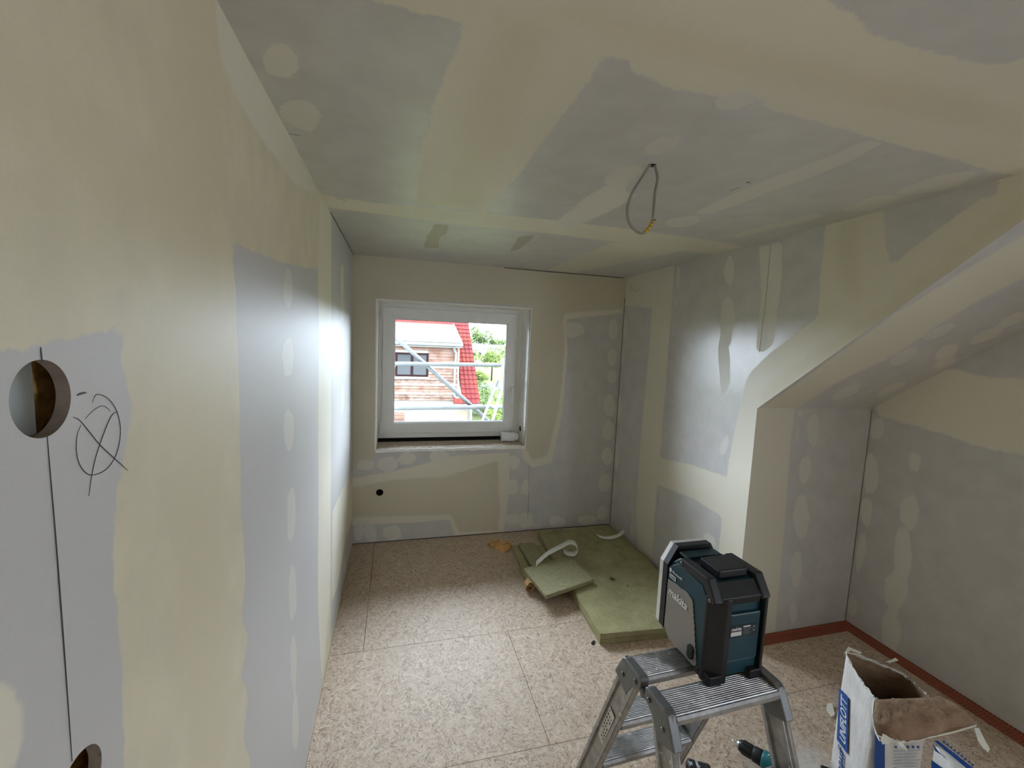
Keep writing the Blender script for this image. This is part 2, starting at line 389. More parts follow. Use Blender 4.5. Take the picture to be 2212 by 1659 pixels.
# roof slope between cheek and right wall
sdir = Vector((0, -1, SL)).normalized(); slen = math.hypot(KY-SLY, CZ-KZ)
slope_layers = [
    (CREAM, .012, .02, [[(1620, 900), (1722, 884), (1790, 836), (1850, 806), (1930, 768), (2000, 720), (2110, 650), (2212, 600), (2420, 500), (2420, 380), (1930, 680)]]),
    (DAB, .006, .010, [dab(1828, 848, 36, 11, -.45), dab(1925, 840, 34, 9, -.45), dab(2030, 716, 38, 10, -.42), dab(2045, 760, 28, 14, -.45), dab(1955, 770, 36, 12, -.5), dab(2040, 785, 28, 9, -.45), dab(2130, 725, 36, 12, -.4), dab(2190, 690, 30, 12, -.4)]),
]
wall_slope = wall('ceiling_slope', (0, KY, KZ), (1, 0, 0), sdir, (0, -SL, -1),
    [(lines(1.90, RXW, .03), lines(0, slen, .03), [], lambda u, v: (max(u, cheek_x(KY - v*-sdir.y)) if u < 1.935 else u, v))], slope_layers, .0004)

# ceiling
ceil_layers = [
    (CREAM, .006, .012, [[(900, 440), (905, 350), (930, 250), (965, 150), (988, 95), (1006, 50), (900, 22), (740, -20), (300, -200), (1690, -200), (1780, -5), (1860, 45), (1885, 75), (2000, 108), (2150, 146), (2300, 100), (2420, 330), (2300, 395), (2150, 372), (2060, 345), (1900, 302), (1760, 262), (1700, 246), (1655, 238), (1640, 203), (1625, 235), (1540, 206), (1440, 192), (1400, 166), (1348, 152), (1370, 125), (1310, 122), (1255, 200), (1200, 270), (1120, 378), (1048, 457), (980, 450)],
                         [(690, 420), (800, 437), (900, 446), (1000, 456), (1200, 476), (1400, 500), (1560, 524), (1625, 538), (1560, 552), (1400, 532), (1200, 506), (1000, 486), (880, 470), (705, 448)],
                         [(1320, 524), (1480, 540), (1400, 558), (1240, 588), (1180, 584), (1230, 562)]]),
    ((217, 210, 188), .04, .03, [[(960, 440), (985, 300), (1040, 130), (1090, 40), (1190, 60), (1130, 250), (1060, 400), (1030, 450)], [(1200, 20), (1500, 60), (1800, 130), (2212, 240), (2212, 300), (1900, 240), (1600, 160), (1300, 80)]]),
    ((182, 174, 160), .004, .008, [[(938, 484), (970, 486), (965, 505), (950, 512), (946, 536), (915, 536), (922, 510), (930, 500)], [(1120, 512), (1160, 506), (1120, 540), (1100, 545)]]),
    (DAB, .004, .010, [dab(606, 128, 38, 42), dab(650, 248, 46, 32, .4), dab(1432, 314, 46, 18, -.35), dab(1348, 378, 42, 18, -.35), dab(1590, 218, 46, 18, -.2), dab(1475, 479, 38, 11, -.15), dab(1645, 495, 60, 7, -.24), dab(1720, 478, 60, 7, -.26), dab(1880, 440, 60, 12, -.26), dab(2030, 395, 90, 16, -.26),
                       [(1195, 485), (1260, 430), (1310, 400), (1360, 398), (1345, 412), (1380, 418), (1360, 432), (1290, 470), (1230, 492)],
                       [(1500, 460), (1560, 430), (1640, 395), (1720, 365), (1800, 335), (1870, 305), (1905, 310), (1840, 345), (1760, 380), (1680, 408), (1600, 440), (1530, 464)]]),
]
ceiling = wall('ceiling', (0, 0, CZ), (1, 0, 0), (0, 1, 0), (0, 0, -1),
    [(lines(LX, 1.93, .03), lines(SLY, BY, .03), [], None), (lines(1.93, 1.99, .03), lines(SLY, BY, .03), [], lambda u, v: (1.93 if u < 1.94 else max(cheek_x(v), 1.9305) if u > 1.985 else (1.93+max(cheek_x(v), 1.9305))/2, v)),
     (lines(LX, RXW, .04), lines(RY, SLY, .04), [], None)], ceil_layers)

# rear wall behind the camera
simple('plain_board', BOARD, .65, var=.03, scale=5)
simple('plain_filler', CREAM, .65, var=.03, scale=5)
b = nb()
box(b, (LX, RY-.02, 0), (RXW, RY, CZ))
tag(obj('wall_rear', b, 'plain_board'), kind='structure')

# thin dark joints in the corners
simple('joint_dark', (70, 64, 58), .9, var=.1); simple('joint_faint', (128, 122, 116), .9, var=.1)
# ------------------------------------------------------------------ floor of pressed strand boards
def osb():
    m, nt, p = new_mat('strand_board')
    warp = nt.nodes.new('ShaderNodeTexNoise'); warp.inputs['Scale'].default_value = 14; warp.inputs['Detail'].default_value = 2
    tc = nt.nodes.new('ShaderNodeTexCoord'); nt.links.new(tc.outputs['Object'], warp.inputs['Vector'])
    wv = N(nt, 'ShaderNodeVectorMath', operation='SCALE'); nt.links.new(warp.outputs['Color'], wv.inputs[0]); wv.inputs['Scale'].default_value = .02
    ad = N(nt, 'ShaderNodeVectorMath', operation='ADD'); nt.links.new(tc.outputs['Object'], ad.inputs[0]); nt.links.new(wv.outputs[0], ad.inputs[1])
    def flakes(seed, cell, sx, sy):
        """Strands: every patch of the board gets its own direction, then long thin cells."""
        mp = nt.nodes.new('ShaderNodeMapping'); mp.inputs[1].default_value = (seed*1.7, seed*2.3, 0); nt.links.new(ad.outputs[0], mp.inputs[0])
        v0 = nt.nodes.new('ShaderNodeTexVoronoi'); v0.voronoi_dimensions = '2D'; v0.inputs['Scale'].default_value = cell; nt.links.new(mp.outputs[0], v0.inputs['Vector'])
        sp = nt.nodes.new('ShaderNodeSeparateColor'); nt.links.new(v0.outputs['Color'], sp.inputs[0])
        ro = nt.nodes.new('ShaderNodeVectorRotate'); ro.rotation_type = 'Z_AXIS'; nt.links.new(mp.outputs[0], ro.inputs['Vector']); nt.links.new(math_(nt, 'MULTIPLY', sp.outputs[0], 3.14), ro.inputs['Angle'])
        m2 = nt.nodes.new('ShaderNodeMapping'); m2.inputs[3].default_value = (sx, sy, 1); nt.links.new(ro.outputs[0], m2.inputs[0])
        v = nt.nodes.new('ShaderNodeTexVoronoi'); v.voronoi_dimensions = '2D'; v.inputs['Scale'].default_value = 1; nt.links.new(m2.outputs[0], v.inputs['Vector'])
        sc = nt.nodes.new('ShaderNodeSeparateColor'); nt.links.new(v.outputs['Color'], sc.inputs[0])
        return v.outputs['Distance'], sc.outputs[0], sc.outputs[1], sc.outputs[2], sp.outputs[1]
    A = flakes(0, 42, 34, 130); B = flakes(1, 55, 44, 170); E_ = flakes(2, 30, 26, 240); G2 = flakes(3, 38, 34, 260); H_ = flakes(4, 16, 16, 60)
    ca = ramp(nt, A[1], [(0, lin((182, 158, 134))), (.3, lin((196, 173, 148))), (.75, lin((206, 186, 161))), (1, lin((218, 201, 177)))]).outputs[0]
    cb = ramp(nt, B[1], [(0, lin((174, 149, 126))), (.35, lin((200, 178, 154))), (1, lin((220, 203, 181)))]).outputs[0]
    col = mix(nt, maprange(nt, B[4], .45, .55), ca, cb)
    col = mix(nt, math_(nt, 'MULTIPLY', maprange(nt, A[0], .35, .6), .16), col, lin((140, 118, 100)))
    hb = ramp(nt, H_[1], [(0, lin((184, 158, 134))), (1, lin((216, 199, 176)))]).outputs[0]
    col = mix(nt, maprange(nt, H_[4], .5, .8, 0, .45), col, hb)
    for V_, rr in ((E_, .87), (G2, .89)):
        m1 = maprange(nt, V_[2], rr, rr+.03); m2 = maprange(nt, V_[0], .42, .30)
        col = mix(nt, math_(nt, 'MULTIPLY', math_(nt, 'MULTIPLY', m1, m2), .8), col, lin((98, 76, 62)))
    m1 = maprange(nt, H_[2], .80, .83); m2 = maprange(nt, H_[0], .42, .34)
    col = mix(nt, math_(nt, 'MULTIPLY', math_(nt, 'MULTIPLY', m1, m2), .55), col, lin((226, 212, 188)))
    m1 = maprange(nt, H_[3], .86, .89)
    col = mix(nt, math_(nt, 'MULTIPLY', math_(nt, 'MULTIPLY', m1, m2), .45), col, lin((150, 122, 100)))
    m1 = maprange(nt, E_[3], .88, .9); m2 = maprange(nt, E_[0], .45, .3)
    col = mix(nt, math_(nt, 'MULTIPLY', math_(nt, 'MULTIPLY', m1, m2), .7), col, lin((224, 214, 196)))
    blot = noise(nt, tc.outputs['Object'], 2.2, 3)
    col = mix(nt, maprange(nt, blot, .35, .75, 0, .25), col, lin((206, 190, 172)))
    fine = noise(nt, tc.outputs['Object'], 260, 3, .7)
    col = mix(nt, .9, col, ramp(nt, fine, [(.3, (.76, .76, .76)), (.65, (.98, .98, .98))]).outputs[0], 'MULTIPLY')
    # spilled filler powder beside the bag
    geo = nt.nodes.new('ShaderNodeNewGeometry')
    dst = N(nt, 'ShaderNodeVectorMath', operation='DISTANCE'); nt.links.new(geo.outputs['Position'], dst.inputs[0]); dst.inputs[1].default_value = (1.66, 1.20, 0)
    dd = math_(nt, 'ADD', dst.outputs['Value'], math_(nt, 'MULTIPLY', noise(nt, tc.outputs['Object'], 14, 4), .45))
    col = mix(nt, math_(nt, 'MULTIPLY', maprange(nt, dd, .22, .46, 1., 0.), .7), col, lin((214, 212, 206)))
    nt.links.new(col, p.inputs['Base Color']); p.inputs['Roughness'].default_value = .55; p.inputs['Specular IOR Level'].default_value = .3
    bump(nt, p, fine, .12, .001)
osb()
b = nb()
box(b, (LX-.02, RY-.02, -.09), (1.98, BY+.02, -.024)); box(b, (1.98, RY-.02, -.09), (RXW+.02, KY+.02, -.024))
for lo, hi in (((LX-.06, RY-.06, -.09), (LX-.001, BY+.06, -.001)), ((LX-.06, BY+.001, -.09), (2.04, BY+.06, -.001)), ((1.985, KY+.02, -.09), (2.04, BY+.06, -.001)), ((1.985, KY+.002, -.09), (RXW+.06, KY+.06, -.001)), ((RXW+.001, RY-.06, -.09), (RXW+.06, KY+.06, -.001)), ((LX-.06, RY-.06, -.09), (RXW+.06, RY-.001, -.001))): box(b, lo, hi)  # unseen rim boxes added to stop daylight leaking in under the walls
floor = tag(obj('floor', b, 'joint_dark'), kind='structure')
G_ = .0012
def board(x0, y0, x1, y1, pts=None):
    b = nb(); P = pts or [(x0+G_, y0+G_), (x1-G_, y0+G_), (x1-G_, y1-G_), (x0+G_, y1-G_)]
    prism(b, [(x, y, -.022) for x, y in P], (0, 0, .022)); return obj('floor_board', b, 'strand_board', floor)
board(LX, 2.285, -.150, BY); board(-.150, 2.285, 1.98, BY)
board(LX, 1.552, .652, 2.285)
board(0, 0, 0, 0, [(.652+G_, 1.552+G_), (RXW, 1.552+G_), (RXW, KY), (cheek_x(KY), KY), (1.94, 2.285-G_), (.652+G_, 2.285-G_)])
board(LX, .877, 1.10, 1.552); board(1.10, .877, RXW, 1.552)
board(LX, .20, .48, .877); board(.48, .20, RXW, .877)
for i in range(5):
    y1 = .20-.675*i; y0 = max(RY, y1-.675)
    if y1 - y0 > .05: board(LX, y0, RXW, y1)

# orange perforated strip along knee wall and right wall
m, nt, p = new_mat('orange_strip')
v = coords(nt, (1, 1, 1)); vo = nt.nodes.new('ShaderNodeTexVoronoi'); vo.inputs['Scale'].default_value = 70; vo.inputs['Randomness'].default_value = .1; nt.links.new(v, vo.inputs['Vector'])
r = ramp(nt, vo.outputs['Distance'], [(.25, lin((92, 54, 40))), (.4, lin((158, 84, 58)))]); nt.links.new(r.outputs[0], p.inputs['Base Color']); p.inputs['Roughness'].default_value = .6
b = nb(); prism(b, [(cheek_x(KY), KY-.001, .0005), (cheek_x(KY), KY-.001, .016), (cheek_x(KY), KY-.005, .016), (cheek_x(KY), KY-.008, .004), (cheek_x(KY), KY-.068, .003), (cheek_x(KY), KY-.068, .0005)], (RXW-cheek_x(KY)-.002, 0, 0))
tag(obj('trim_1', b, 'orange_strip'), 'orange perforated sealing strip on floor along knee wall', kind='structure')
b = nb(); prism(b, [(RXW-.001, KY-.002, .0005), (RXW-.001, KY-.002, .018), (RXW-.005, KY-.002, .018), (RXW-.008, KY-.002, .0045), (RXW-.068, KY-.002, .0035), (RXW-.068, KY-.002, .0005)], (0, -(KY-.1), 0))
tag(obj('trim_2', b, 'orange_strip'), 'orange perforated sealing strip on floor along right wall', kind='structure')

# corner joints (hairline gaps left in the fresh boarding)
def hair(name, p0, p1, parent, wv, d=.0016):
    b = nb(); ribbon(b, [p0, p1], wv, d); return obj(name, b, 'joint_dark', parent)
hair('corner_joint', (cheek_x(BY)-.002, BY-.0006, .02), (cheek_x(BY)-.002, BY-.0006, 2.12), wall_back, (.0045, 0, 0), .0008)
hair('corner_joint', (LX+.0006, 2.36, CZ-.003), (LX+.0006, BY, CZ-.003), wall_left, (0, 0, .005), .0008)
hair('corner_joint', (.85, BY-.0006, CZ-.003), (1.95, BY-.0006, CZ-.003), wall_back, (0, 0, .005), .0008)
hair('corner_joint', (RXW-.002, KY-.0006, .02), (RXW-.002, KY-.0006, KZ-.01), wall_knee, (.003, 0, 0), .0008)
hair('floor_joint', (LX, BY-.0008, .003), (1.97, BY-.0008, .003), wall_back, (0, 0, .006), .0008)
for (pts, wd) in (([(1665, 528), (1655, 640), (1640, 762)], .0022), ([(1420, 1070), (1426, 1103)], .003), ([(1466, 1132), (1522, 1175)], .003)):
    q = [hit(x, y, CO - cn*-.0006, cn) for x, y in pts]; b = nb(); ribbon(b, q, (0, .0012, .0), .0006); obj('board_joint', b, 'joint_faint', wall_cheek)
q = [ony(x, y, BY-.0006) for x, y in ((1143, 1005), (1143, 1060), (1140, 1118))]; b = nb(); ribbon(b, q, (.003, 0, 0), .0006); obj('board_joint', b, 'joint_faint', wall_back)

# pencil marks and marker line on the left wall
simple('pencil', (58, 58, 60), .6, var=.1)
def mark(name, px, wdt, n=10, parent=wall_left, plane=None):
    q = [onx(x, y, LX+.0005) if plane is None else hit(x, y, *plane) for x, y in px]; q = bez(q, n)
    b = nb()
    nrm = Vector((1, 0, 0)) if plane is None else Vector(plane[1])
    ws = []
    for i in range(len(q)):
        t = (q[min(i+1, len(q)-1)] - q[max(i-1, 0)]).normalized(); e = math.sin(math.pi*(i+.4)/(len(q)-.2))**.35
        ws.append(t.cross(nrm)*wdt*max(.25, e))
    ribbon(b, q, ws, .0003); return obj(name, b, 'pencil', parent)
mark('layout_line', [(88, 750), (91, 781)], .0016, 2); mark('layout_line', [(102, 942), (122, 1180), (140, 1420), (156, 1645)], .0016, 4)
mark('pencil_mark', [(199, 870), (206, 855), (214, 852), (228, 857), (242, 870), (253, 890), (260, 920), (259, 950), (252, 980), (238, 1005), (220, 1020), (198, 1026), (182, 1018), (170, 998), (165, 970), (167, 940), (175, 918)], .0011)
mark('pencil_mark', [(183, 906), (198, 890), (212, 880), (223, 877), (231, 881), (239, 889)], .0007)
mark('pencil_mark', [(158, 901), (172, 908), (195, 935), (215, 960), (245, 988), (262, 1003), (276, 1016)], .0012)
mark('pencil_mark', [(254, 888), (243, 896), (235, 910), (225, 935), (215, 962), (205, 995), (198, 1030), (192, 1072)], .0012)
mark('pencil_mark', [(166, 854), (176, 850), (187, 848)], .0022)
mark('pencil_mark', [(213, 1633), (216, 1630), (219, 1628)], .0016)
for seg_ in ([(1362, 612), (1364, 628)], [(1367, 620), (1367, 628)], [(1372, 617), (1371, 629), (1376, 628)], [(1379, 622), (1380, 629)], [(1384, 622), (1388, 621)]):
    mark('pencil_mark', seg_, .0028, 3, wall_cheek, (tuple(CO + cn*.0007), tuple(cn)))
for seg_ in ([(1576, 413), (1598, 404)], [(1610, 396), (1622, 393)], [(1612, 393), (1622, 396)], [(724, 428), (744, 431)], [(740, 433), (748, 434)], [(622, 289), (650, 293)]):
    mark('pencil_mark', seg_, .0025, 3, ceiling, ((0, 0, CZ-.0007), (0, 0, -1)))

# wall cavity behind the round holes
simple('mineral_wool_yellow', (214, 172, 96), .95, var=.25, scale=60, bmp=.8)
simple('galvanized', (176, 180, 180), .38, .85, var=.05, scale=20)
simple('void_shade', (30, 26, 22), .95)  # near-black colour standing in for the shade inside holes and gaps
b = nb(); box(b, (LX-.105, .30, 1.00), (LX-.040, .72, 1.85)); obj('cavity_insulation', b, 'mineral_wool_yellow', wall_left)
b = nb(); box(b, (LX-.0395, .40, 1.00), (LX-.0132, .515, 1.85)); obj('metal_stud', b, 'galvanized', wall_left)
b = nb()
for lo, hi in (((LX-.11, .25, .95), (LX-.107, .77, 1.9)), ((LX-.107, .25, .95), (LX-.0128, .255, 1.9)), ((LX-.107, .765, .95), (LX-.0128, .77, 1.9)), ((LX-.107, .255, .95), (LX-.0128, .765, .955)), ((LX-.107, .255, 1.895), (LX-.0128, .765, 1.9))): box(b, lo, hi)
obj('cavity_light_stop', b, 'void_shade', wall_left)  # dark box added behind the holes to keep outside light out
b = nb(); box(b, (-.19, BY+.05, .34), (-.03, BY+.055, .5))
for lo, hi in (((-.19, BY+.013, .34), (-.185, BY+.05, .5)), ((-.035, BY+.013, .34), (-.03, BY+.05, .5)), ((-.185, BY+.013, .34), (-.035, BY+.05, .345)), ((-.185, BY+.013, .495), (-.035, BY+.05, .5))): box(b, lo, hi)
obj('cavity_light_stop', b, 'void_shade', wall_back)  # same added dark box, blocking light behind the back wall hole

# ------------------------------------------------------------------ window
simple('upvc_white', (240, 241, 238), .35, var=.02, scale=8)
simple('reveal_filler', (245, 243, 236), .6, var=.04, scale=14)
simple('rubber_seal', (38, 40, 42), .6)
m, nt, p = new_mat('window_glass')
nt.nodes.remove(p); tr = N(nt, 'ShaderNodeBsdfTransparent'); gl = N(nt, 'ShaderNodeBsdfGlossy'); gl.inputs['Roughness'].default_value = .02
fr = N(nt, 'ShaderNodeFresnel'); fr.inputs['IOR'].default_value = 1.35; ms = N(nt, 'ShaderNodeMixShader'); tr.inputs[0].default_value = (.95, .97, .97, 1)
nt.links.new(fr.outputs[0], ms.inputs[0]); nt.links.new(tr.outputs[0], ms.inputs[1]); nt.links.new(gl.outputs[0], ms.inputs[2]); nt.links.new(ms.outputs[0], nt.nodes['Material Output'].inputs[0])
FY = BY + NICHE           # inner face of the sash
win = empty('window_1', ((WL+WR)/2, FY, WB)); tag(win, 'white single-sash window with view of neighbouring house', kind='structure')
# reveal boards
def slab(name, pts, vec, mat, parent=None, bev=0.): b = nb(); prism(b, pts, vec, bev); return obj(name, b, mat, parent)
slab('reveal_side', [(WR, BY-.001, WB), (WR, FY+.09, WB), (WR, FY+.09, WT), (WR, BY-.001, WT)], (.012, 0, 0), 'reveal_filler', win)
slab('reveal_side', [(WL, BY-.001, WB), (WL, FY+.09, WB), (WL, FY+.09, WT), (WL, BY-.001, WT)], (-.012, 0, 0), 'reveal_filler', win)
slab('reveal_head', [(WL-.012, BY-.001, WT), (WR+.012, BY-.001, WT), (WR+.012, FY+.09, WT), (WL-.012, FY+.09, WT)], (0, 0, .012), 'reveal_filler', win)
def frame_bars(name, x0, x1, z0, z1, wd, y0, y1, mat, parent, bev=.004, wb=None):
    """Mitred frame of four bars."""
    wb = wb or wd; rs = []
    o_ = [(x0, z0), (x1, z0), (x1, z1), (x0, z1)]; i_ = [(x0+wd, z0+wb), (x1-wd, z0+wb), (x1-wd, z1-wd), (x0+wd, z1-wd)]
    for k in range(4):
        a, b_, c, d = o_[k], o_[(k+1) % 4], i_[(k+1) % 4], i_[k]
        b = nb(); prism(b, [(q[0], y0, q[1]) for q in (a, b_, c, d)], (0, y1-y0, 0), bev); rs.append(obj(name, b, mat, parent))
    return rs
frame_bars('frame_bar', WL, WR, .815, WT, .075, FY+.012, FY+.08, 'upvc_white', win, .002)
sash = empty('sash', (0, 0, 0)); sash.parent = win; sash.location = (0, 0, .09)
frame_bars('sash_bar', -.110, 1.045, .862, 1.924, .088, FY-.012, FY+.06, 'upvc_white', sash, .002)
frame_bars('glazing_bead', -.024, .960, .946, 1.841, .012, FY+.0, FY+.02, 'upvc_white', sash, .002)
frame_bars('seal', -.014, .950, .957, 1.831, .004, FY+.014, FY+.022, 'rubber_seal', sash, 0)
b = nb(); box(b, (-.02, FY+.020, .95), (.957, FY+.026, 1.838)); obj('pane', b, 'window_glass', sash)
b = nb(); box(b, (1.000, FY-.030, 1.225), (1.026, FY-.012, 1.290), .004, 2); box(b, (1.005, FY-.056, 1.250), (1.021, FY-.028, 1.268), .003, 2); box(b, (1.004, FY-.062, 1.130), (1.022, FY-.048, 1.270), .005, 2); obj('handle', b, 'upvc_white', sash)
for z0, z1 in ((1.83, 1.92), (.865, .965)):
    b = nb(); tube(b, [(-.117, FY-.018, z0), (-.117, FY-.018, z1)], .0085, 12); box(b, (-.125, FY-.018, z0+.02), (-.105, FY+.012, z1-.02)); obj('hinge', b, 'upvc_white', sash)
# raw sill: strand board, dark boards painted as the shade of the gap, white filler lip
m, nt, p = new_mat('raw_sill')
v = coords(nt, (10, 26, 1)); n1 = noise(nt, v, 3.5, 6, .75); r = ramp(nt, n1, [(.33, lin((66, 50, 38))), (.40, lin((196, 174, 146))), (.62, lin((228, 212, 190)))])
nt.links.new(r.outputs[0], p.inputs['Base Color']); bump(nt, p, n1, .8, .01)
b = nb(); box(b, (WL, BY+.012, WB-.02), (WR, FY+.0, WB+.015)); obj('sill_board', b, 'raw_sill', win)
b = nb(); box(b, (WL, FY+.0, WB-.02), (WR, FY+.09, .79)); obj('sill_gap_shade', b, 'void_shade', win)
b = nb(); box(b, (WL, FY+.05, .79), (WR, FY+.09, .815)); obj('gap_shade_fill', b, 'void_shade', win)
bm_ = nb(); n = 60; row = []
rnd = random.Random(3)
for i in range(n+1):
    x = WL-.004+(WR-WL+.008)*i/n; d = rnd.uniform(-.003, .004); z = WB+.006+rnd.uniform(-.003, .003)
    row.append([bm_.verts.new(c) for c in ((x, BY-.003, WB-.014+rnd.uniform(-.004, .002)), (x, BY-.003, z), (x, BY+.014+d, z+.008), (x, BY+.016, WB-.02))])
for A, B in zip(row, row[1:]):
    for k in range(4): bm_.faces.new((A[k], A[(k+1) % 4], B[(k+1) % 4], B[k]))
obj('sill_lip', bm_, 'reveal_filler', win)
b = nb(); lathe(b, (WR-.0005, 3.706, .90), (1, 0, 0), [(0, .026), (.0012, .026)], 20); hh = obj('reveal_hole', b, 'void_shade', win)  # flat dark disc, the shade of the hole painted on the reveal
b = nb(); box(b, (WR-.0012, 3.70, 1.10), (WR-.0001, 3.712, 1.24), .0005); obj('reveal_slot', b, 'reveal_filler', win)
# outer wall around the opening so that the reveal is closed outside
simple('outer_render', (214, 208, 196), .9, var=.05)
b = nb(); y0, y1 = FY+.09, FY+.15
for lo, hi in (((LX-.3, y0, -.3), (WL, y1, CZ+.2)), ((WR, y0, -.3), (2.3, y1, CZ+.2)), ((WL, y0, WT), (WR, y1, CZ+.2)), ((WL, y0, -.3), (WR, y1, .80))): box(b, lo, hi)
tag(obj('wall_outside', b, 'outer_render'), kind='structure')
# plastic roll on the sill
m, nt, p = new_mat('clear_plastic'); p.inputs['Base Color'].default_value = (.93, .94, .94, 1); p.inputs['Roughness'].default_value = .3; p.inputs['Subsurface Weight'].default_value = .3; p.inputs['Subsurface Radius'].default_value = (.02, .02, .02)
roll = empty('plastic_cup_stack', (1.0, 3.68, WB+.015), 0, 'crumpled translucent white plastic cup lying on the window sill', 'cup')
b = nb(); lathe(b, (.915, 3.690, WB+.062), (1, -.08, 0), [(0, .040), (.004, .046), (.012, .046), (.016, .041), (.055, .041), (.060, .044), (.066, .044), (.070, .041), (.100, .039)], 24); obj('cup_body', b, 'clear_plastic', roll, True)
b = nb(); lathe(b, (1.015, 3.682, WB+.062), (1, -.08, 0), [(0, .039), (.005, .043), (.011, .043), (.016, .036), (.045, .032), (.050, .025), (.053, .02)], 24); obj('cup_rim', b, 'clear_plastic', roll, True)

# ------------------------------------------------------------------ outside: scaffold, ladder, neighbour's house, garden
def K(x, y): return 760+x/4.366, 620+y/4.366        # coordinates of the enlarged window crop -> photo pixels
simple('scaffold_steel', (69, 72, 72), .5, .2, var=.08, scale=12, spec=.03)
scaf = empty('scaffold', (.6, 4.9, -2.9), 0, 'galvanized tube scaffold with diagonal brace outside the window', 'scaffold')
for z in (1.388, .895):
    b = nb(); tube(b, [(-2.0, 4.9, z-.03), (2.6, 4.9, z+.03)], .0235, 12); obj('guard_rail', b, 'scaffold_steel', scaf, True)
d0, d1 = Vector((-.017, 4.95, 1.675)), Vector((1.026, 4.95, .763)); dv = d1-d0
b = nb(); tube(b, [d0-dv*.9, d1+dv*.35], .0235, 12); obj('diagonal_brace', b, 'scaffold_steel', scaf, True)
for x in (-2.0, 2.6):
    b = nb(); tube(b, [(x, 4.925, -2.9), (x, 4.925, 3.2)], .0242, 12); obj('standard', b, 'scaffold_steel', scaf, True)
b = nb(); box(b, (-2.0, 4.3, -.22), (2.6, 4.88, -.17)); obj('deck', b, 'scaffold_steel', scaf)

simple('aluminium_pale', (101, 102, 101), .4, .3, var=.05, spec=.03)
sl_ = empty('aluminium_ladder', (.9, 5.0, -1), 0, 'aluminium ladder leaning against the scaffold outside', 'ladder')
A0, A1 = ony(1043, 906, 4.56), ony(1092, 776, 4.56); B0, B1 = ony(1064, 909, 4.80), ony(1096, 800, 4.80)
sa, sb = (A1-A0), (B1-B0)
for P0, dvv in ((A0, sa), (B0, sb)):
    b = nb(); q = [P0-dvv*1.2, P0+dvv*1.5]; ribbon(b, q, (.012, .045, 0) , .03); obj('stile', b, 'aluminium_pale', sl_)
for t in (-.1, .25, .6, .95):
    b = nb(); tube(b, [A0+sa*t, B0+sb*t], .014, 8); obj('rung', b, 'aluminium_pale', sl_)
b = nb(); q0 = A0+sa*.55; q = [q0+Vector((.004, -.026, 0)), q0+sa*.1+Vector((.004, -.026, 0))]; ribbon(b, q, (.02, .001, 0), .001); obj('sticker', b, 'rubber_seal', sl_)

HY = 21.0
simple('weathered_plank', (76, 65, 58), .85, var=.3, scale=3.2, c2=(43, 25, 17), lo=.3, hi=.6, spec=.03)
simple('weathered_plank_red', (57, 32, 21), .85, var=.3, scale=3.0, c2=(75, 61, 53), lo=.42, hi=.75, spec=.03)
simple('weathered_plank_pale', (112, 100, 92), .9, var=.3, scale=4, c2=(80, 58, 48), spec=.03)
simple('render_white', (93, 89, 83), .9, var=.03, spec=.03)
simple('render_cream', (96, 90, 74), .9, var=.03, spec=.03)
simple('bitumen_grey', (48, 48, 44), .9, var=.12, scale=1.5, c2=(56, 56, 52), spec=.03)
simple('zinc', (78, 82, 82), .5, .2, var=.05, spec=.03)
simple('tile_red', (51, 16, 17), .6, var=.25, scale=.9, c2=(62, 23, 17), spec=.03)
simple('window_brown', (18, 8, 8), .6, spec=.03)
simple('window_grey', (27, 30, 31), .15, 0, var=.1, spec=.12)
house = empty('neighbour_house', (1.5, 22, -2.9), 0, 'neighbouring house with wood-clad dormer and red tiled roof', 'house')
def kq(x, y, Y=HY): return ony(*K(x, y), Y)
xl, xr = -3.2, kq(1010, 545).x; zt, zb = kq(700, 540).z, kq(700, 1068).z
b = nb(); box(b, (xl, HY+.03, zb), (xr, HY+3.2, zt)); obj('dormer_core', b, 'render_white', house)
wx0, wx1, wz0, wz1 = kq(422, 700).x, kq(712, 700).x, kq(570, 835).z, kq(570, 630).z
rnd = random.Random(11); z = zb; zi = 0; hp = (zt-zb)/19
for i in range(19):
    z0 = zb+hp*i; z1 = z0+hp*.9
    cut = z1 > wz0-.06 and z0 < wz1+.06
    for (a, c) in (((xl, wx0-.06), (wx1+.06, xr)) if cut else ((xl, xr),)):
        if c-a < .05: continue
        o_ = HY-.045-rnd.uniform(0, .015); b = nb(); prism(b, [(a, o_, z0), (a, o_+.03, z0), (a, HY+.028, z0+hp*1.12), (a, HY-.004, z0+hp*1.12)], (c-a, 0, 0))
        obj('plank', b, 'weathered_plank_red' if i > 11 or rnd.random() < .25 else rnd.choice(('weathered_plank', 'weathered_plank', 'weathered_plank_pale')), house)
for i in range(19):
    z0 = zb+hp*i; b = nb(); box(b, (xr, HY+.03, z0), (xr+.03, HY+2.8, z0+hp*.9)); obj('plank', b, 'weathered_plank', house)
b = nb(); box(b, (xr-.05, HY-.03, zb), (xr+.035, HY+.03, zt)); obj('corner_board', b, 'render_white', house)
wn = empty('window', (wx0, HY, wz0)); wn.parent = house; wn.location = Vector((wx0, HY, wz0))-house.location
frame_bars('window_frame', wx0-.05, wx1+.05, wz0-.05, wz1+.05, .09, HY-.03, HY+.02, 'window_brown', wn, 0)
b = nb(); xm = (wx0+wx1)/2; box(b, (xm-.06, HY-.028, wz0), (xm+.06, HY+.015, wz1)); obj('mullion', b, 'window_brown', wn)
b = nb(); box(b, (wx0, HY+.005, wz0), (wx1, HY+.012, wz1)); obj('pane', b, 'window_grey', wn)
b = nb(); box(b, (wx0-.1, HY-.09, wz0-.16), (wx1+.1, HY+.02, wz0-.05)); obj('window_ledge', b, 'render_white', wn)
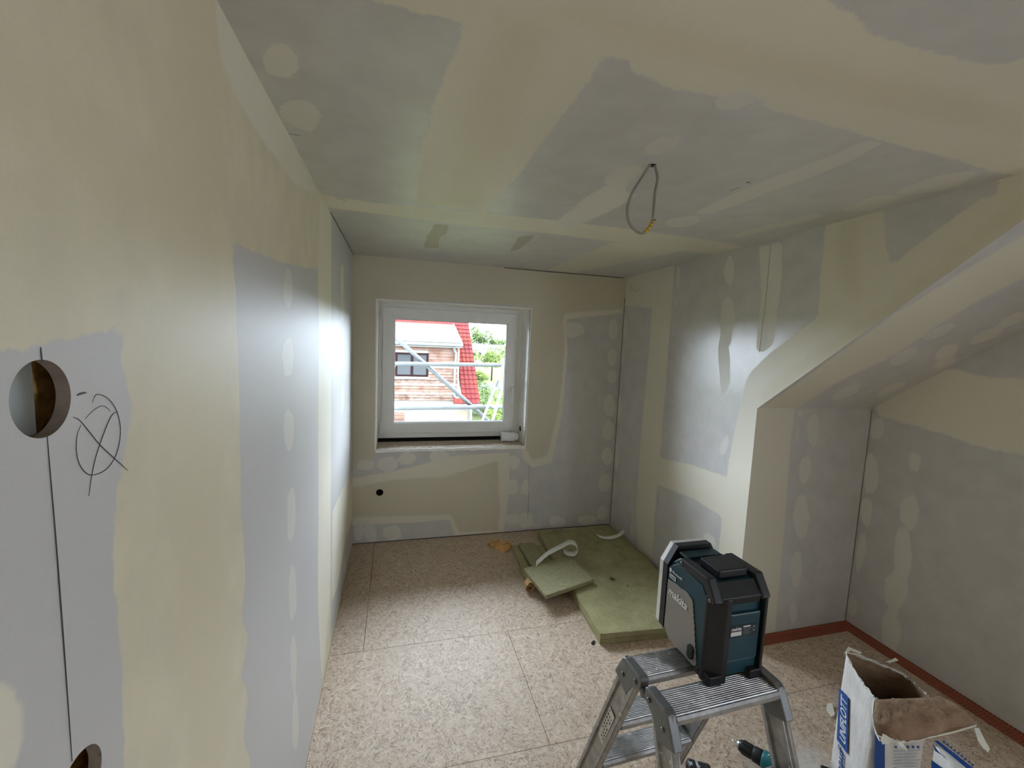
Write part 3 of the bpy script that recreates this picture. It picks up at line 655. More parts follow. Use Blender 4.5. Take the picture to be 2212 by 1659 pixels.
# grey dormer roof
e0 = kq(1035, 545, 20.75); zr0 = e0.z; 
top = ony(978, 703, 24.55)
b = nb(); prism(b, [(xl-.3, 20.75, zr0), (e0.x, 20.75, zr0), (top.x, 24.55, top.z), (xl-.3, 24.55, top.z)], (0, 0, .09)); obj('dormer_roof', b, 'bitumen_grey', house)
b = nb(); prism(b, [(e0.x, 20.75, zr0-.02), (e0.x+.05, 20.75, zr0-.02), (top.x+.05, 24.55, top.z), (top.x, 24.55, top.z)], (0, 0, .13)); obj('verge_trim', b, 'zinc', house)
b = nb(); box(b, (xl-.3, 20.72, zr0-.16), (e0.x+.02, 20.80, zr0+.03)); obj('fascia', b, 'render_white', house)
b = nb(); tube(b, [(xl-.3, 20.66, zr0-.03), (e0.x+.05, 20.66, zr0-.03)], .075, 10); obj('gutter', b, 'zinc', house, True)
dp = [kq(965, 555, 20.7), kq(968, 600, 20.8), kq(982, 640, 20.88), kq(972, 760, 20.88), kq(968, 900, 20.88), kq(965, 1020, 20.88), kq(1010, 1052, 20.7), kq(1045, 1060, 20.5)]
b = nb(); tube(b, bez(dp, 6), .055, 10); obj('downpipe', b, 'zinc', house, True)
# main roof, tiles one by one in rows
er = kq(1214, 1104, 20.3); rr_ = ony(1011, 694, 24.7); sl2 = (rr_.z-er.z)/(24.7-20.3); xe = (er.x+rr_.x)/2
ridge_y = 25.6; L = math.hypot(ridge_y-20.3, (ridge_y-20.3)*sl2); up = Vector((0, 1, sl2)).normalized(); nn = Vector((0, -sl2, 1)).normalized()
bt = nb(); tw, th = .215, .31; nx = int((xe+3.4)/tw); ny = int(L/th)
for j in range(ny):
    for i in range(nx):
        o = Vector((xe-(i+1)*tw, 20.3, er.z)) + up*(j*th)
        if o.x < (xr-.30 if j < 1 else xr-.02) and o.y < 24.3: continue
        rows = []
        for s, lift in ((0, .045), (th*1.06, .012)):
            rows.append([bt.verts.new(o + Vector((tw*k/4, 0, 0)) + up*s + nn*(lift + .028*math.sin(math.pi*min(1, k/2.6))*(1 if k < 3 else .2))) for k in range(5)])
        for k in range(4): bt.faces.new((rows[0][k], rows[0][k+1], rows[1][k+1], rows[1][k]))
        fr_ = [bt.verts.new(v.co - nn*.03) for v in rows[0]]
        for k in range(4): bt.faces.new((fr_[k], fr_[k+1], rows[0][k+1], rows[0][k]))
tag(obj('roof_tiles', bt, 'tile_red', house, 'keep'), kind='stuff')
b = nb(); prism(b, [(xr+.04, 20.35, er.z-.1), (xe-.02, 20.35, er.z-.1), (xe-.02, ridge_y, er.z-.1+(ridge_y-20.35)*sl2), (xr+.04, ridge_y, er.z-.1+(ridge_y-20.35)*sl2)], (0, 0, .06)); prism(b, [(-3.4, 24.2, er.z-.1+(24.2-20.35)*sl2), (xr+.04, 24.2, er.z-.1+(24.2-20.35)*sl2), (xr+.04, ridge_y, er.z-.1+(ridge_y-20.35)*sl2), (-3.4, ridge_y, er.z-.1+(ridge_y-20.35)*sl2)], (0, 0, .06)); obj('roof_deck', b, 'render_white', house)
b = nb(); tube(b, [(xe-1.25, 20.22, er.z-.05), (xe+.05, 20.22, er.z-.05)], .06, 8); obj('eave_gutter', b, 'zinc', house, True)
# facade below
b = nb(); box(b, (xl, HY+.02, -2.9), (xe-.25, HY+3, zb)); obj('facade', b, 'render_white', house)
gx0, gx1, gz = kq(560, 1200).x, kq(1090, 1200).x, kq(800, 1172).z
b = nb(); box(b, (gx0, HY-.04, -2.9), (gx1, HY+.02, gz)); obj('garage_panel', b, 'render_cream', house)
for i in range(8):
    z0 = gz-.02-.17*(i+1); b = nb(); box(b, (xl, HY-.03, z0), (kq(497, 1200).x, HY+.02, z0+.15)); obj('plank', b, 'weathered_plank_red', house)
b = nb(); tube(b, [kq(1112, 1150, 20.8), kq(1116, 1200, 20.85), kq(1112, 1280, 20.85), Vector((kq(1112, 1280, 20.85).x, 20.85, -2.9))], .05, 8); obj('downpipe', b, 'zinc', house, True)

# ground
simple('lawn', (50, 56, 26), .95, var=.2, scale=1.2, c2=(42, 47, 21), spec=.03); simple('asphalt', (41, 41, 40), .9, var=.05, scale=2, spec=.03)
b = nb(); box(b, (-150, 4, -3.1), (260, 330, -2.95)); tag(obj('ground_outside', b, 'lawn'), kind='structure')
b = nb(); prism(b, [(-30, 38.5, -2.95), (80, 37, -2.95), (80, 43, -2.95), (-30, 45, -2.95)], (0, 0, .02)); tag(obj('street', b, 'asphalt'), kind='structure')
# trees and shrubs
simple('leaf_green', (67, 77, 37), .7, var=.3, scale=3, c2=(48, 60, 23), spec=.03); simple('leaf_dark', (67, 79, 47), .7, var=.3, scale=.6, c2=(46, 58, 32), spec=.03); simple('bark', (32, 26, 20), .9, spec=.03)
def tree(name, c, r, rz, label, cat, mat='leaf_green', leaves=1400, ls=.12, trunk=True, gz=-2.95, seed=1):
    rnd = random.Random(seed); t = empty(name, (c[0], c[1], gz), 0, label, cat)
    b = nb(); c = Vector(c)
    cl_ = [(Vector((rnd.gauss(0, .42), rnd.gauss(0, .42), rnd.gauss(0, .42))), rnd.uniform(.28, .5)) for _ in range(16)]
    for k in range(leaves):
        o, q = rnd.choice(cl_); d = Vector((rnd.gauss(0, 1), rnd.gauss(0, 1), rnd.gauss(0, 1))).normalized()*q*rnd.uniform(.7, 1.05)
        p_ = o+d; p_ = Vector((p_.x*r, p_.y*r, p_.z*rz))+c
        if p_.z < gz+.02: p_.z = gz+.02+rnd.random()*.2
        a = Vector((rnd.gauss(0, 1), rnd.gauss(0, 1), rnd.gauss(0, 1))).normalized(); e = a.orthogonal().normalized(); s = ls*rnd.uniform(.6, 1.3)
        b.faces.new([b.verts.new(p_+a*s), b.verts.new(p_+e*s*.6), b.verts.new(p_-a*s), b.verts.new(p_-e*s*.6)])
    f = obj('foliage', b, mat, t, 'keep'); f['kind'] = 'stuff'
    if trunk:
        b = nb(); tube(b, [(c.x, c.y, gz), (c.x+.02*r, c.y, (gz+c.z)/2), (c.x, c.y, c.z+.3*rz)], [.05*r+.03, .04*r+.025, .02*r], 8); obj('trunk', b, 'bark', t, True)
def tk(x, y, Y): return ony(*K(x, y), Y)
tree('young_tree', tk(1325, 640, 47), 1.25, 1.1, 'young yellow-green tree on the lawn beyond the street', 'tree', leaves=1500, ls=.12, seed=2)
tree('broadleaf_tree', tk(1195, 490, 158), 4.2, 3.9, 'large rounded tree beside the tiled roof, farthest view', 'tree', 'leaf_dark', 2600, .42, seed=3)
for i, (x, y) in enumerate(((1320, 520), (1375, 525), (1425, 522))):
    tree('broadleaf_tree', tk(x, y, 165+i*12), 2.4, 2.0, ('first', 'middle', 'last')[i]+' of three distant trees above the pale roof, counted from the left', 'tree', 'leaf_dark', 700, .35, seed=5+i)
tree('shrub', tk(1208, 850, 40), .75, .7, 'small green shrub beside the tiled roof edge', 'shrub', 'leaf_green', 900, .1, False, seed=9)
tree('shrub', tk(1265, 1075, 24.5), .9, 1.0, 'tall green shrub in front of the house corner', 'shrub', 'leaf_dark', 1200, .08, False, seed=10)
tree('shrub', tk(1390, 1200, 15), .62, .8, 'bright green shrub behind the leaning ladder', 'shrub', 'leaf_green', 1200, .05, False, gz=-2.95, seed=12)
tree('shrub', tk(1180, 1235, 26), .8, .5, 'low grey-green shrub under the roof eave', 'shrub', 'leaf_dark', 900, .07, False, seed=13)
# far houses
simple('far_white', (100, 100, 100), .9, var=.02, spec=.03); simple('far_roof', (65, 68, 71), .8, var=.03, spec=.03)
def far_house(x0, x1, yt, ye, Y, label, dep):
    p0, p1 = tk(x0, ye, Y), tk(x1, ye, Y); zt_ = tk((x0+x1)/2, yt, Y+dep/2).z
    t = empty('far_house', ((p0.x+p1.x)/2, Y, -2.95), 0, label, 'house')
    b = nb(); box(b, (p0.x, Y, -2.95), (p1.x, Y+dep, p0.z)); obj('wall', b, 'far_white', t)
    b = nb(); prism(b, [(p0.x-.3, Y-.3, p0.z-.05), (p0.x-.3, Y+dep+.3, p0.z-.05), (p0.x-.3, Y+dep/2, zt_)], (p1.x-p0.x+.6, 0, 0)); obj('roof', b, 'far_roof', t)
    b = nb(); wz = (p0.z-2.95)/2
    for k in (.2, .62):
        xx = p0.x+(p1.x-p0.x)*k; b2 = nb(); box(b2, (xx, Y-.03, p0.z-1.9), (xx+.9, Y+.01, p0.z-.7)); obj('window', b2, 'window_grey', t)
    b.free()
far_house(1120, 1235, 532, 590, 115, 'white house next to the tiled roof edge, behind the lawn', 8)
far_house(1215, 1520, 545, 578, 128, 'long white house with pale roof behind the young tree', 9)

# ------------------------------------------------------------------ cable loop
simple('cable_grey', (150, 142, 130), .55); simple('tape_yellow', (206, 170, 40), .45, var=.05); simple('black_plastic', (26, 26, 28), .45)
cab = empty('ceiling_cable', (.803, 1.326, CZ), 0, 'grey electric cable loop hanging from ceiling with yellow tape', 'cable')
cy_ = 1.326
cp_ = bez([(x, cy_+dy, z) for x, dy, z in ((.797, 0, 2.290), (.772, .004, 2.247), (.738, .008, 2.185), (.729, .008, 2.135), (.744, .008, 2.093), (.780, .006, 2.071), (.803, .004, 2.081), (.819, 0, 2.108), (.820, -.002, 2.14), (.819, -.004, 2.20), (.823, -.006, 2.248), (.812, -.002, 2.290))], 8)
b = nb(); tube(b, cp_, .0046, 10); obj('cable', b, 'cable_grey', cab, True)
b = nb(); tube(b, cp_[44:58], .0056, 10); tp = obj('tape', b, 'tape_yellow', cab, True)
for k in (45, 49, 52, 55, 57):
    b = nb(); q = cp_[k]; qn = cp_[k+1]; tube(b, [q, q+(qn-q)*.45], .0059, 10); obj('tape_print', b, 'black_plastic', tp, True)
b = nb(); tube(b, [cp_[57], cp_[57]+Vector((.010, -.004, .006))], .0015, 6); obj('wire_end', b, 'black_plastic', cab)
b = nb(); lathe(b, (.803, 1.326, CZ-.0012), (0, 0, 1), [(0, .013), (.0011, .013)], 16); obj('ceiling_hole', b, 'void_shade', cab)  # flat dark disc painted as the shaded inside of the cable hole

# ------------------------------------------------------------------ mineral wool boards on the floor
m, nt, p = new_mat('mineral_wool')
v = coords(nt); n1 = noise(nt, v, 7, 5, .65); n2 = noise(nt, coords(nt, (1, 1, 5)), 160, 3, .7)
c1 = ramp(nt, n1, [(.25, lin((140, 134, 98))), (.55, lin((166, 160, 120))), (.8, lin((178, 172, 134)))]).outputs[0]
c1 = mix(nt, .9, c1, ramp(nt, n2, [(.3, (.72, .72, .72)), (.6, (1.05, 1.05, 1.05))]).outputs[0], 'MULTIPLY')
nt.links.new(c1, p.inputs['Base Color']); p.inputs['Roughness'].default_value = .98; p.inputs['Specular IOR Level'].default_value = .1; bump(nt, p, n2, .6, .003)
m, nt, p = new_mat('mineral_wool_lamella')
n1 = noise(nt, coords(nt, (9, 60, 9)), 6, 5, .7); n2 = noise(nt, coords(nt), 180, 3, .7)
c1 = ramp(nt, n1, [(.3, lin((128, 124, 94))), (.6, lin((172, 167, 132))), (.8, lin((190, 185, 152)))]).outputs[0]
c1 = mix(nt, .8, c1, ramp(nt, n2, [(.3, (.75, .75, .75)), (.6, (1.05, 1.05, 1.05))]).outputs[0], 'MULTIPLY')
nt.links.new(c1, p.inputs['Base Color']); p.inputs['Roughness'].default_value = .98; p.inputs['Specular IOR Level'].default_value = .1; bump(nt, p, n2, .6, .003)
def wool(name, pts, z0, z1, label, mat='mineral_wool', seed=1, rough=.003, n=26, tilt=None):
    """Quadrilateral slab with slightly ragged edges and two pressed layers."""
    rnd = random.Random(seed); P = [Vector((x, y, 0)) for x, y in pts]; ring = []
    for k in range(4):
        for i in range(n): ring.append(P[k].lerp(P[(k+1) % 4], i/n))
    b = nb(); rows = []
    c = sum(P, Vector())/4; h = z1-z0
    for t, off in ((0, .002), (.08, 0), (.42, -.001), (.5, .005), (.58, -.001), (.93, 0), (1, .003)):
        rows.append([b.verts.new(q + (c-q).normalized()*(off+rnd.uniform(0, rough)) + Vector((0, 0, z0+h*t+(rnd.uniform(-.0015, .0015) if 0 < t < 1 else 0)))) for q in ring])
    for A, B in zip(rows, rows[1:]):
        for i in range(len(ring)): b.faces.new((A[i], A[(i+1) % len(ring)], B[(i+1) % len(ring)], B[i]))
    b.faces.new(rows[0][::-1]); b.faces.new(rows[-1])
    if tilt is not None:
        bmesh.ops.transform(b, matrix=tilt, verts=b.verts[:])
    return tag(obj(name, b, mat), label, 'insulation')
wool('insulation_board', [(1.137, 2.068), (1.872, 2.010), (1.895, 3.415), (1.205, 3.402)], 0, .062, 'large green mineral wool board lying flat along the cheek wall', seed=2)
wool('insulation_strip', [(.895, 2.72), (.976, 2.72), (.976, 3.235), (.938, 3.25)], 0, .034, 'outermost narrow mineral wool strip, under the small board', 'mineral_wool', 4)
wool('insulation_strip', [(.990, 2.70), (1.105, 2.70), (1.112, 3.232), (.980, 3.236)], 0, .052, 'middle mineral wool strip, wider and thicker, under the small board', 'mineral_wool_lamella', 5)
wool('insulation_strip', [(1.112, 2.75), (1.148, 2.75), (1.172, 3.20), (1.120, 3.205)], 0, .040, 'innermost mineral wool strip against the big board', 'mineral_wool', 6)
small = [(.887, 2.776), (.938, 2.433), (1.325, 2.55), (1.284, 2.888)]
wool('insulation_offcut', small, .0, .026, 'small square mineral wool offcut resting on top of the pile', 'mineral_wool_lamella', 8, .002, tilt=Matrix.Translation((0, 0, .0685)))
# tuft and crumbs on the big board
simple('wool_tuft', (120, 116, 66), .95, var=.2)
def tuft(c, r, label, name='wool_tuft', mat='wool_tuft', n=26, seed=1):
    rnd = random.Random(seed); b = nb(); c = Vector(c)
    for k in range(n):
        d = Vector((rnd.gauss(0, 1), rnd.gauss(0, 1), abs(rnd.gauss(0, .45)))).normalized()*r*rnd.uniform(.4, 1)
        s = c+Vector((rnd.uniform(-r, r)*.4, rnd.uniform(-r, r)*.3, .002)); tube(b, [s, s+d*.6+Vector((0, 0, .002)), s+d+Vector((0, 0, .0))], [.0025, .002, .0008], 5)
    return tag(obj(name, b, mat), label, 'debris')
tuft(tuple(onz(1323, 1252, .062)), .022, 'loose tuft of wool on the big mineral wool board', seed=3)
tuft(tuple(onz(1355, 1266, .062)), .008, 'tiny crumb of wool on the big mineral wool board', n=10, seed=4)
b = nb(); q = onz(1281, 1389, 0); box(b, (-.016, -.006, 0), (.016, .006, .008), .002, 1, Matrix.Translation(q) @ Matrix.Rotation(.7, 4, 'Z')); tag(obj('dark_scrap', b, 'black_plastic'), 'small dark scrap on floor by corner of big wool board', 'debris')
# ochre wood block
simple('pine_wood', (222, 180, 118), .6, var=.2, scale=18, c2=(186, 136, 78))
q = (onz(1067, 1190, 0)+onz(1104, 1174, 0)+onz(1090, 1196, 0)+onz(1084, 1167, 0))/4
wb_ = empty('wood_offcut', (q.x-.03, q.y, 0), -.95, 'small ochre wooden offcut with notch on the floor', 'wood offcut')
b = nb(); prism(b, [(-.085, -.05, 0), (.085, -.05, 0), (.085, -.05, .046), (.012, -.05, .050), (.010, -.05, .030), (-.085, -.05, .026)], (0, .1, 0), .002); obj('block', b, 'pine_wood', wb_, world=False)
b = nb(); box(b, (.018, -.03, .044), (.066, .025, .060), .003, 1); obj('notch', b, 'pine_wood', wb_, world=False)
b = nb(); tube(b, [(-.03, .02, .015), (-.03, .021, .06)], .0012, 6); obj('nail', b, 'black_plastic', wb_, world=False)
# rolled tan scrap
simple('tan_felt', (204, 164, 112), .95, var=.2, scale=40, bmp=.5)
rc = onz(1143, 1272, 0) 
rl = empty('felt_roll', (rc.x+.01, rc.y+.04, 0), 0, 'small rolled tan felt scrap under edge of the offcut', 'felt roll')
b = nb(); sp_ = []
for k in range(70):
    a = k/69*4.6*math.pi; r_ = .010+.0255*k/69*1.0; sp_.append((rc.x-.005+r_*math.cos(a), rc.y-.01-.008*math.sin(a)*.2, .038+r_*math.sin(a)))
ribbon(b, sp_, (.012, .075, 0), .0045); obj('rolled_sheet', b, 'tan_felt', rl)
# paper joint tape
simple('paper_tape', (226, 226, 214), .7, var=.03)
pz = [onz(1158, 1218, .110), onz(1168, 1208, .115), onz(1182, 1196, .14), onz(1200, 1186, .155), onz(1216, 1178, .165), onz(1230, 1171, .165), onz(1242, 1174, .155), onz(1248, 1186, .12), onz(1240, 1196, .09), onz(1226, 1195, .085), onz(1218, 1190, .095)]
b = nb(); ribbon(b, bez(pz, 8), (.018, .055, .010), .0006); tag(obj('paper_tape', b, 'paper_tape', None, True), 'curled strip of white paper tape on the wool boards', 'tape strip')
pz = [onz(1278, 1141, .10), onz(1292, 1157, .086), onz(1312, 1162, .082), onz(1332, 1158, .086), onz(1341, 1153, .10), onz(1347, 1147, .14)]
b = nb(); ribbon(b, bez(pz, 8), (-.004, .03, .012), .0006); tag(obj('paper_tape', b, 'paper_tape', None, True), 'bow-shaped strip of white paper tape at the far room corner', 'tape strip')

# ------------------------------------------------------------------ aluminium step ladder
m, nt, p = new_mat('ladder_aluminium')
v = coords(nt); n1 = noise(nt, v, 26, 5, .7); n2 = noise(nt, v, 6, 3)
c1 = ramp(nt, n1, [(.35, lin((150, 150, 148))), (.6, lin((178, 178, 176))), (.72, lin((200, 200, 198)))]).outputs[0]
spl = maprange(nt, noise(nt, v, 38, 2, .4), .70, .73); c1 = mix(nt, spl, c1, lin((222, 222, 216)))
nt.links.new(c1, p.inputs['Base Color']); p.inputs['Metallic'].default_value = .75; nt.links.new(maprange(nt, n2, .3, .7, .32, .5), p.inputs['Roughness'])
simple('ladder_cap', (116, 118, 118), .42, .35, var=.08, scale=25); simple('steel_bolt', (120, 120, 118), .3, .9); simple('red_plastic', (150, 44, 40), .5); simple('sticker_white', (216, 214, 208), .5, var=.03); simple('brass_dark', (96, 82, 58), .5, .4)
LZ, HW = .72, .188
lad = empty('step_ladder', (.905, 1.018, 0), .035, 'aluminium double-sided step ladder splashed with filler, carrying the radio', 'step ladder')
def stile_v(z): return .066 + (LZ-z)*.385         # v of stile centre at height z
SW = .074
for sv in (-1, 1):
    for su in (-1, 1):
        t = Vector((0, sv*.385, -1)).normalized(); wv = Vector((0, t.z, -t.y))*1.0
        top_ = Vector((su*HW, sv*stile_v(LZ-.01), LZ-.01)); bot = Vector((su*(HW+.012), sv*stile_v(.03), .03))
        b = nb()
        ribbon(b, [top_, bot], wv*SW*.8, .010)
        for e in (-1, 1):
            ribbon(b, [top_+wv*e*SW*.42, bot+wv*e*SW*.42], wv*SW*.16, .026)
            tube(b, [top_+wv*e*SW*.5, bot+wv*e*SW*.5], .0085, 8)
        st = obj('stile', b, 'ladder_aluminium', lad, world=False)
        b = nb(); f0 = Vector((su*(HW+.012), sv*stile_v(.03), .03)); box(b, (-.018, -.036, 0), (.018, .036, .055), .006, 2, Matrix.Translation((f0.x, f0.y, 0))); obj('foot', b, 'red_plastic', lad, world=False)
        # cap plate on top of each stile
        b = nb(); y_ = sv*1.0
        pr_ = [(y_*.012, LZ-.028), (y_*.010, LZ+.004), (y_*.020, LZ+.010), (y_*.098, LZ+.010), (y_*.112, LZ+.002), (y_*.150, LZ-.070), (y_*.080, LZ-.100), (y_*.050, LZ-.050)]
        prism(b, [(su*(HW+.015), a, c_) for a, c_ in pr_], (-su*.030, 0, 0), .004); cp = obj('cap', b, 'ladder_cap', lad, world=False)
        for (a, c_) in ((.10, -.045), (.034, -.016)):
            b = nb(); lathe(b, (su*(HW+.0155), y_*a, LZ+c_), (su, 0, 0), [(0, .007), (.003, .007), (.005, .004)], 12); obj('rivet', b, 'steel_bolt', cp, True, world=False)
    for z in (LZ, LZ-.235, LZ-.47):
        vc = stile_v(z-.012)*sv; dpt = .047 if z == LZ else .043
        b = nb(); prof = [(-dpt, -.024), (-dpt-.004, -.018), (-dpt-.004, -.006), (-dpt+.002, 0)]
        nr = 13
        for k in range(nr):
            y0 = -dpt+.006+(2*dpt-.012)*k/nr; wdt = (2*dpt-.012)/nr
            prof += [(y0, 0), (y0+wdt*.25, .0022), (y0+wdt*.6, .0022), (y0+wdt*.85, 0)]
        prof += [(dpt-.002, 0), (dpt+.004, -.006), (dpt+.004, -.018), (dpt, -.024)]
        hw = HW-.012 if z == LZ else HW-.005
        prism(b, [(-hw, vc+a, z-.0022+c_) for a, c_ in prof], (2*hw, 0, 0)); obj('tread', b, 'ladder_aluminium', lad, world=False)
        if z != LZ:
            for su in (-1, 1):
                b = nb(); lathe(b, (su*(HW+.006), vc, z-.012), (su, 0, 0), [(0, .019), (.002, .019), (.003, .014)], 6); obj('tread_end', b, 'brass_dark', lad, world=False)
for su in (-1, 1):
    b = nb(); lathe(b, (su*(HW-.018), 0, LZ-.028), (su, 0, 0), [(0, .010), (.030, .010), (.036, .006)], 14); box(b, (su*HW-.012, -.028, LZ-.038), (su*HW+.012, .028, LZ-.018), .003); obj('hinge', b, 'steel_bolt', lad, world=False)
# sticker with pictograms on the outer left stile
t = Vector((0, .385, -1)).normalized(); wv = Vector((0, t.z, -t.y)); c0 = Vector((-HW-.0125, stile_v(.42), .42))
c0.x = -(HW+.0065)-(LZ-.42)/LZ*.012
b = nb(); ribbon(b, [c0-t*.085, c0+t*.085], wv*.034, .0012); stk = obj('sticker', b, 'sticker_white', lad, world=False)
rnd = random.Random(4)
for r_ in range(8):
    for c_ in (-1, 0, 1):
        if rnd.random() < .2: continue
        q = c0-t*(.072-.019*r_)+wv*c_*.010+Vector((-.0009, 0, 0)); b = nb(); ribbon(b, [q-t*.005, q+t*.005*rnd.uniform(.3, 1)], wv*.006*rnd.uniform(.5, 1), .0006); obj('pictogram', b, 'red_plastic' if r_ == 0 else 'black_plastic', stk, world=False)

# ------------------------------------------------------------------ site radio
simple('radio_teal', (12, 62, 76), .42, var=.12, scale=14); simple('radio_black', (21, 22, 24), .5, var=.15, scale=18); simple('radio_silver', (232, 233, 232), .3, .3, var=.04); simple('print_white', (216, 220, 220), .5, var=.02); simple('print_dim', (120, 126, 130), .5, var=.02); simple('label_dark', (26, 32, 40), .4)
m, nt, p = new_mat('radio_grille')
mp = coords(nt, (1, 1, 1), (math.radians(45), 0, 0)); sx = nt.nodes.new('ShaderNodeSeparateXYZ'); nt.links.new(mp, sx.inputs[0])
wy = math_(nt, 'SINE', math_(nt, 'MULTIPLY', sx.outputs[1], 1250)); wz = math_(nt, 'SINE', math_(nt, 'MULTIPLY', sx.outputs[2], 1250))
hole = maprange(nt, math_(nt, 'MULTIPLY', wy, wz), -.1, .5)
r = ramp(nt, hole, [(0, lin((176, 172, 166))), (1, lin((26, 26, 26)))]); nt.links.new(r.outputs[0], p.inputs['Base Color']); p.inputs['Roughness'].default_value = .45; p.inputs['Metallic'].default_value = .5
RO = (.980, 1.095, LZ+.0005)
rad = empty('site_radio', RO, .0, 'teal and black cordless jobsite radio standing on the step ladder', 'radio')
W2 = .095
def side(bm, pts, x0, x1, bev=.0): return prism(bm, [(x0, y, z) for y, z in pts], (x1-x0, 0, 0), bev)
body = [(-.112, .020), (-.112, .252), (-.088, .292), (.052, .298), (.098, .258), (.098, .040), (.064, .014), (-.10, .014)]
b = nb(); side(b, body, -W2+.010, W2-.010, .006); obj('body', b, 'radio_teal', rad, world=False)
# side panels of the body, proud
for sx_ in (-1, 1):
    b = nb(); side(b, [(-.088, .026), (-.096, .066), (-.096, .248), (-.075, .278), (.044, .284), (.092, .250), (.092, .040), (.060, .014), (-.076, .014)], sx_*(W2-.010), sx_*(W2-.001), .003); obj('side_panel', b, 'radio_teal', rad, world=False)
    b = nb(); side(b, [(.083, .212), (-.018, .220), (-.040, .212), (-.058, .135), (-.080, .030), (-.070, .018), (.056, .018), (.084, .042)], sx_*(W2-.001), sx_*(W2+.0025), .001); gr = obj('grille', b, 'radio_grille', rad, world=False)
    if sx_ < 0:
        text('brand_lettering', 'makita', .036, 'radio_silver', gr, (RO[0]-W2-.003, RO[1]+.074, RO[2]+.166), (0, -1, 0), (0, 0, 1), .0016, .18, bold=.0008)
        b = nb(); side(b, [(-.040, .035), (-.040, .068), (-.048, .076), (-.060, .076), (-.066, .066), (-.066, .038), (-.058, .030), (-.048, .030)], -W2-.0025, -W2-.008, .002); obj('latch', b, 'radio_black', rad, world=False)
        text('bluetooth_lettering', 'Bluetooth', .0125, 'print_white', rad, (RO[0]-W2-.0008, RO[1]+.066, RO[2]+.242), (0, -1, 0), (0, 0, 1), .0003)
        b = nb(); side(b, dab(.075, .246, .006, .008, 0, 10, 0), -W2-.0008, -W2-.0012); obj('bluetooth_symbol', b, 'print_white', rad, world=False)
        b = nb(); side(b, [(.080, .220), (.080, .234), (.046, .234), (.046, .220)], -W2-.0006, -W2-.0010); db = obj('dab_logo', b, 'print_white', rad, world=False)
        text('dab_lettering', 'DAB', .0125, 'label_dark', db, (RO[0]-W2-.0012, RO[1]+.078, RO[2]+.2225), (0, -1, 0), (0, 0, 1), .0003); text('dab_lettering', '+', .014, 'label_dark', db, (RO[0]-W2-.0012, RO[1]+.055, RO[2]+.2225), (0, -1, 0), (0, 0, 1), .0003)
# bumper: corner pillars, top rails, bottom feet
for sx_ in (-1, 1):
    b = nb(); pl_ = [(-(W2+.002), -.092), (-(W2+.002), -.104), (-.052, -.132), (-.034, -.132), (-.034, -.118), (-.080, -.092)] if sx_ < 0 else [(W2+.003, -.092), (W2+.003, -.126), (W2-.004, -.132), (.083, -.132), (.083, -.112), (.083, -.092)]
    prism(b, [(x, y, 0.0) for x, y in pl_], (0, 0, .262), .003); obj('corner_bumper', b, 'radio_black', rad, world=False)
    b = nb(); rail = [(.030, .284), (.036, .302), (.028, .312), (-.096, .314), (-.134, .258), (-.126, .246), (-.098, .262), (-.078, .284)]
    side(b, rail, sx_*(W2+.003), sx_*(W2-.026), .004); rl_ = obj('top_rail', b, 'radio_black', rad, world=False)
    for (y, z) in ((.022, .298), (-.112, .254)):
        b = nb(); lathe(b, (sx_*(W2+.0025), y, z), (sx_, 0, 0), [(0, .0055), (.0015, .0055), (.0025, .003)], 12); obj('screw', b, 'steel_bolt', rl_, True, world=False)
    b = nb(); side(b, [(-.134, 0), (-.134, .030), (-.096, .034), (-.070, .012), (-.062, 0)], sx_*(W2-.002), sx_*(W2-.045), .003); obj('foot', b, 'radio_black', rad, world=False)
# front rim: black frame and silver bezel at the far end
fp = [(-.07, .001), (.07, .001), (W2+.004, .040), (W2+.004, .258), (.064, .318), (-.064, .318), (-W2-.004, .258), (-W2-.004, .040)]
def ring_prism(bm, pts, k, y0, y1):
    cx, cz = 0, .16; inn = [(cx+(x-cx)*k, cz+(z-cz)*k) for x, z in pts]; n = len(pts); V_ = [[bm.verts.new((x, y, z)) for x, z in P] for P in (pts, inn) for y in (y0, y1)]
    o0, o1, i0, i1 = V_
    for a in range(n):
        c = (a+1) % n
        for q in ((o0[a], o0[c], o1[c], o1[a]), (i0[a], i1[a], i1[c], i0[c]), (o0[a], i0[a], i0[c], o0[c]), (o1[a], o1[c], i1[c], i1[a])): bm.faces.new(q)
b = nb(); ring_prism(b, fp, .86, .088, .112); obj('front_frame', b, 'radio_black', rad, world=False)
b = nb(); ring_prism(b, [(x*.985, .16+(z-.16)*.985) for x, z in fp], .88, .112, .132); obj('front_bezel', b, 'radio_silver', rad, world=False)
b = nb(); prism(b, [(x*.9, .105, .16+(z-.16)*.9) for x, z in fp], (0, .014, 0)); obj('front_panel', b, 'radio_black', rad, world=False)
# top: teal deck with carrying plate
b = nb(); box(b, (-.044, -.080, .296), (.058, .006, .321), .004, 2); obj('handle_pad', b, 'radio_black', rad, world=False)
b = nb(); box(b, (-.066, .036, .296), (.066, .078, .306), .003, 2); obj('top_ridge', b, 'radio_teal', rad, world=False)
b = nb(); prism(b, [(-.07, -.088, .292), (-.07, -.094, .298), (-.07, -.128, .262), (-.07, -.122, .238), (-.07, -.110, .244)], (.14, 0, 0), .003); obj('rear_lip', b, 'radio_black', rad, world=False)
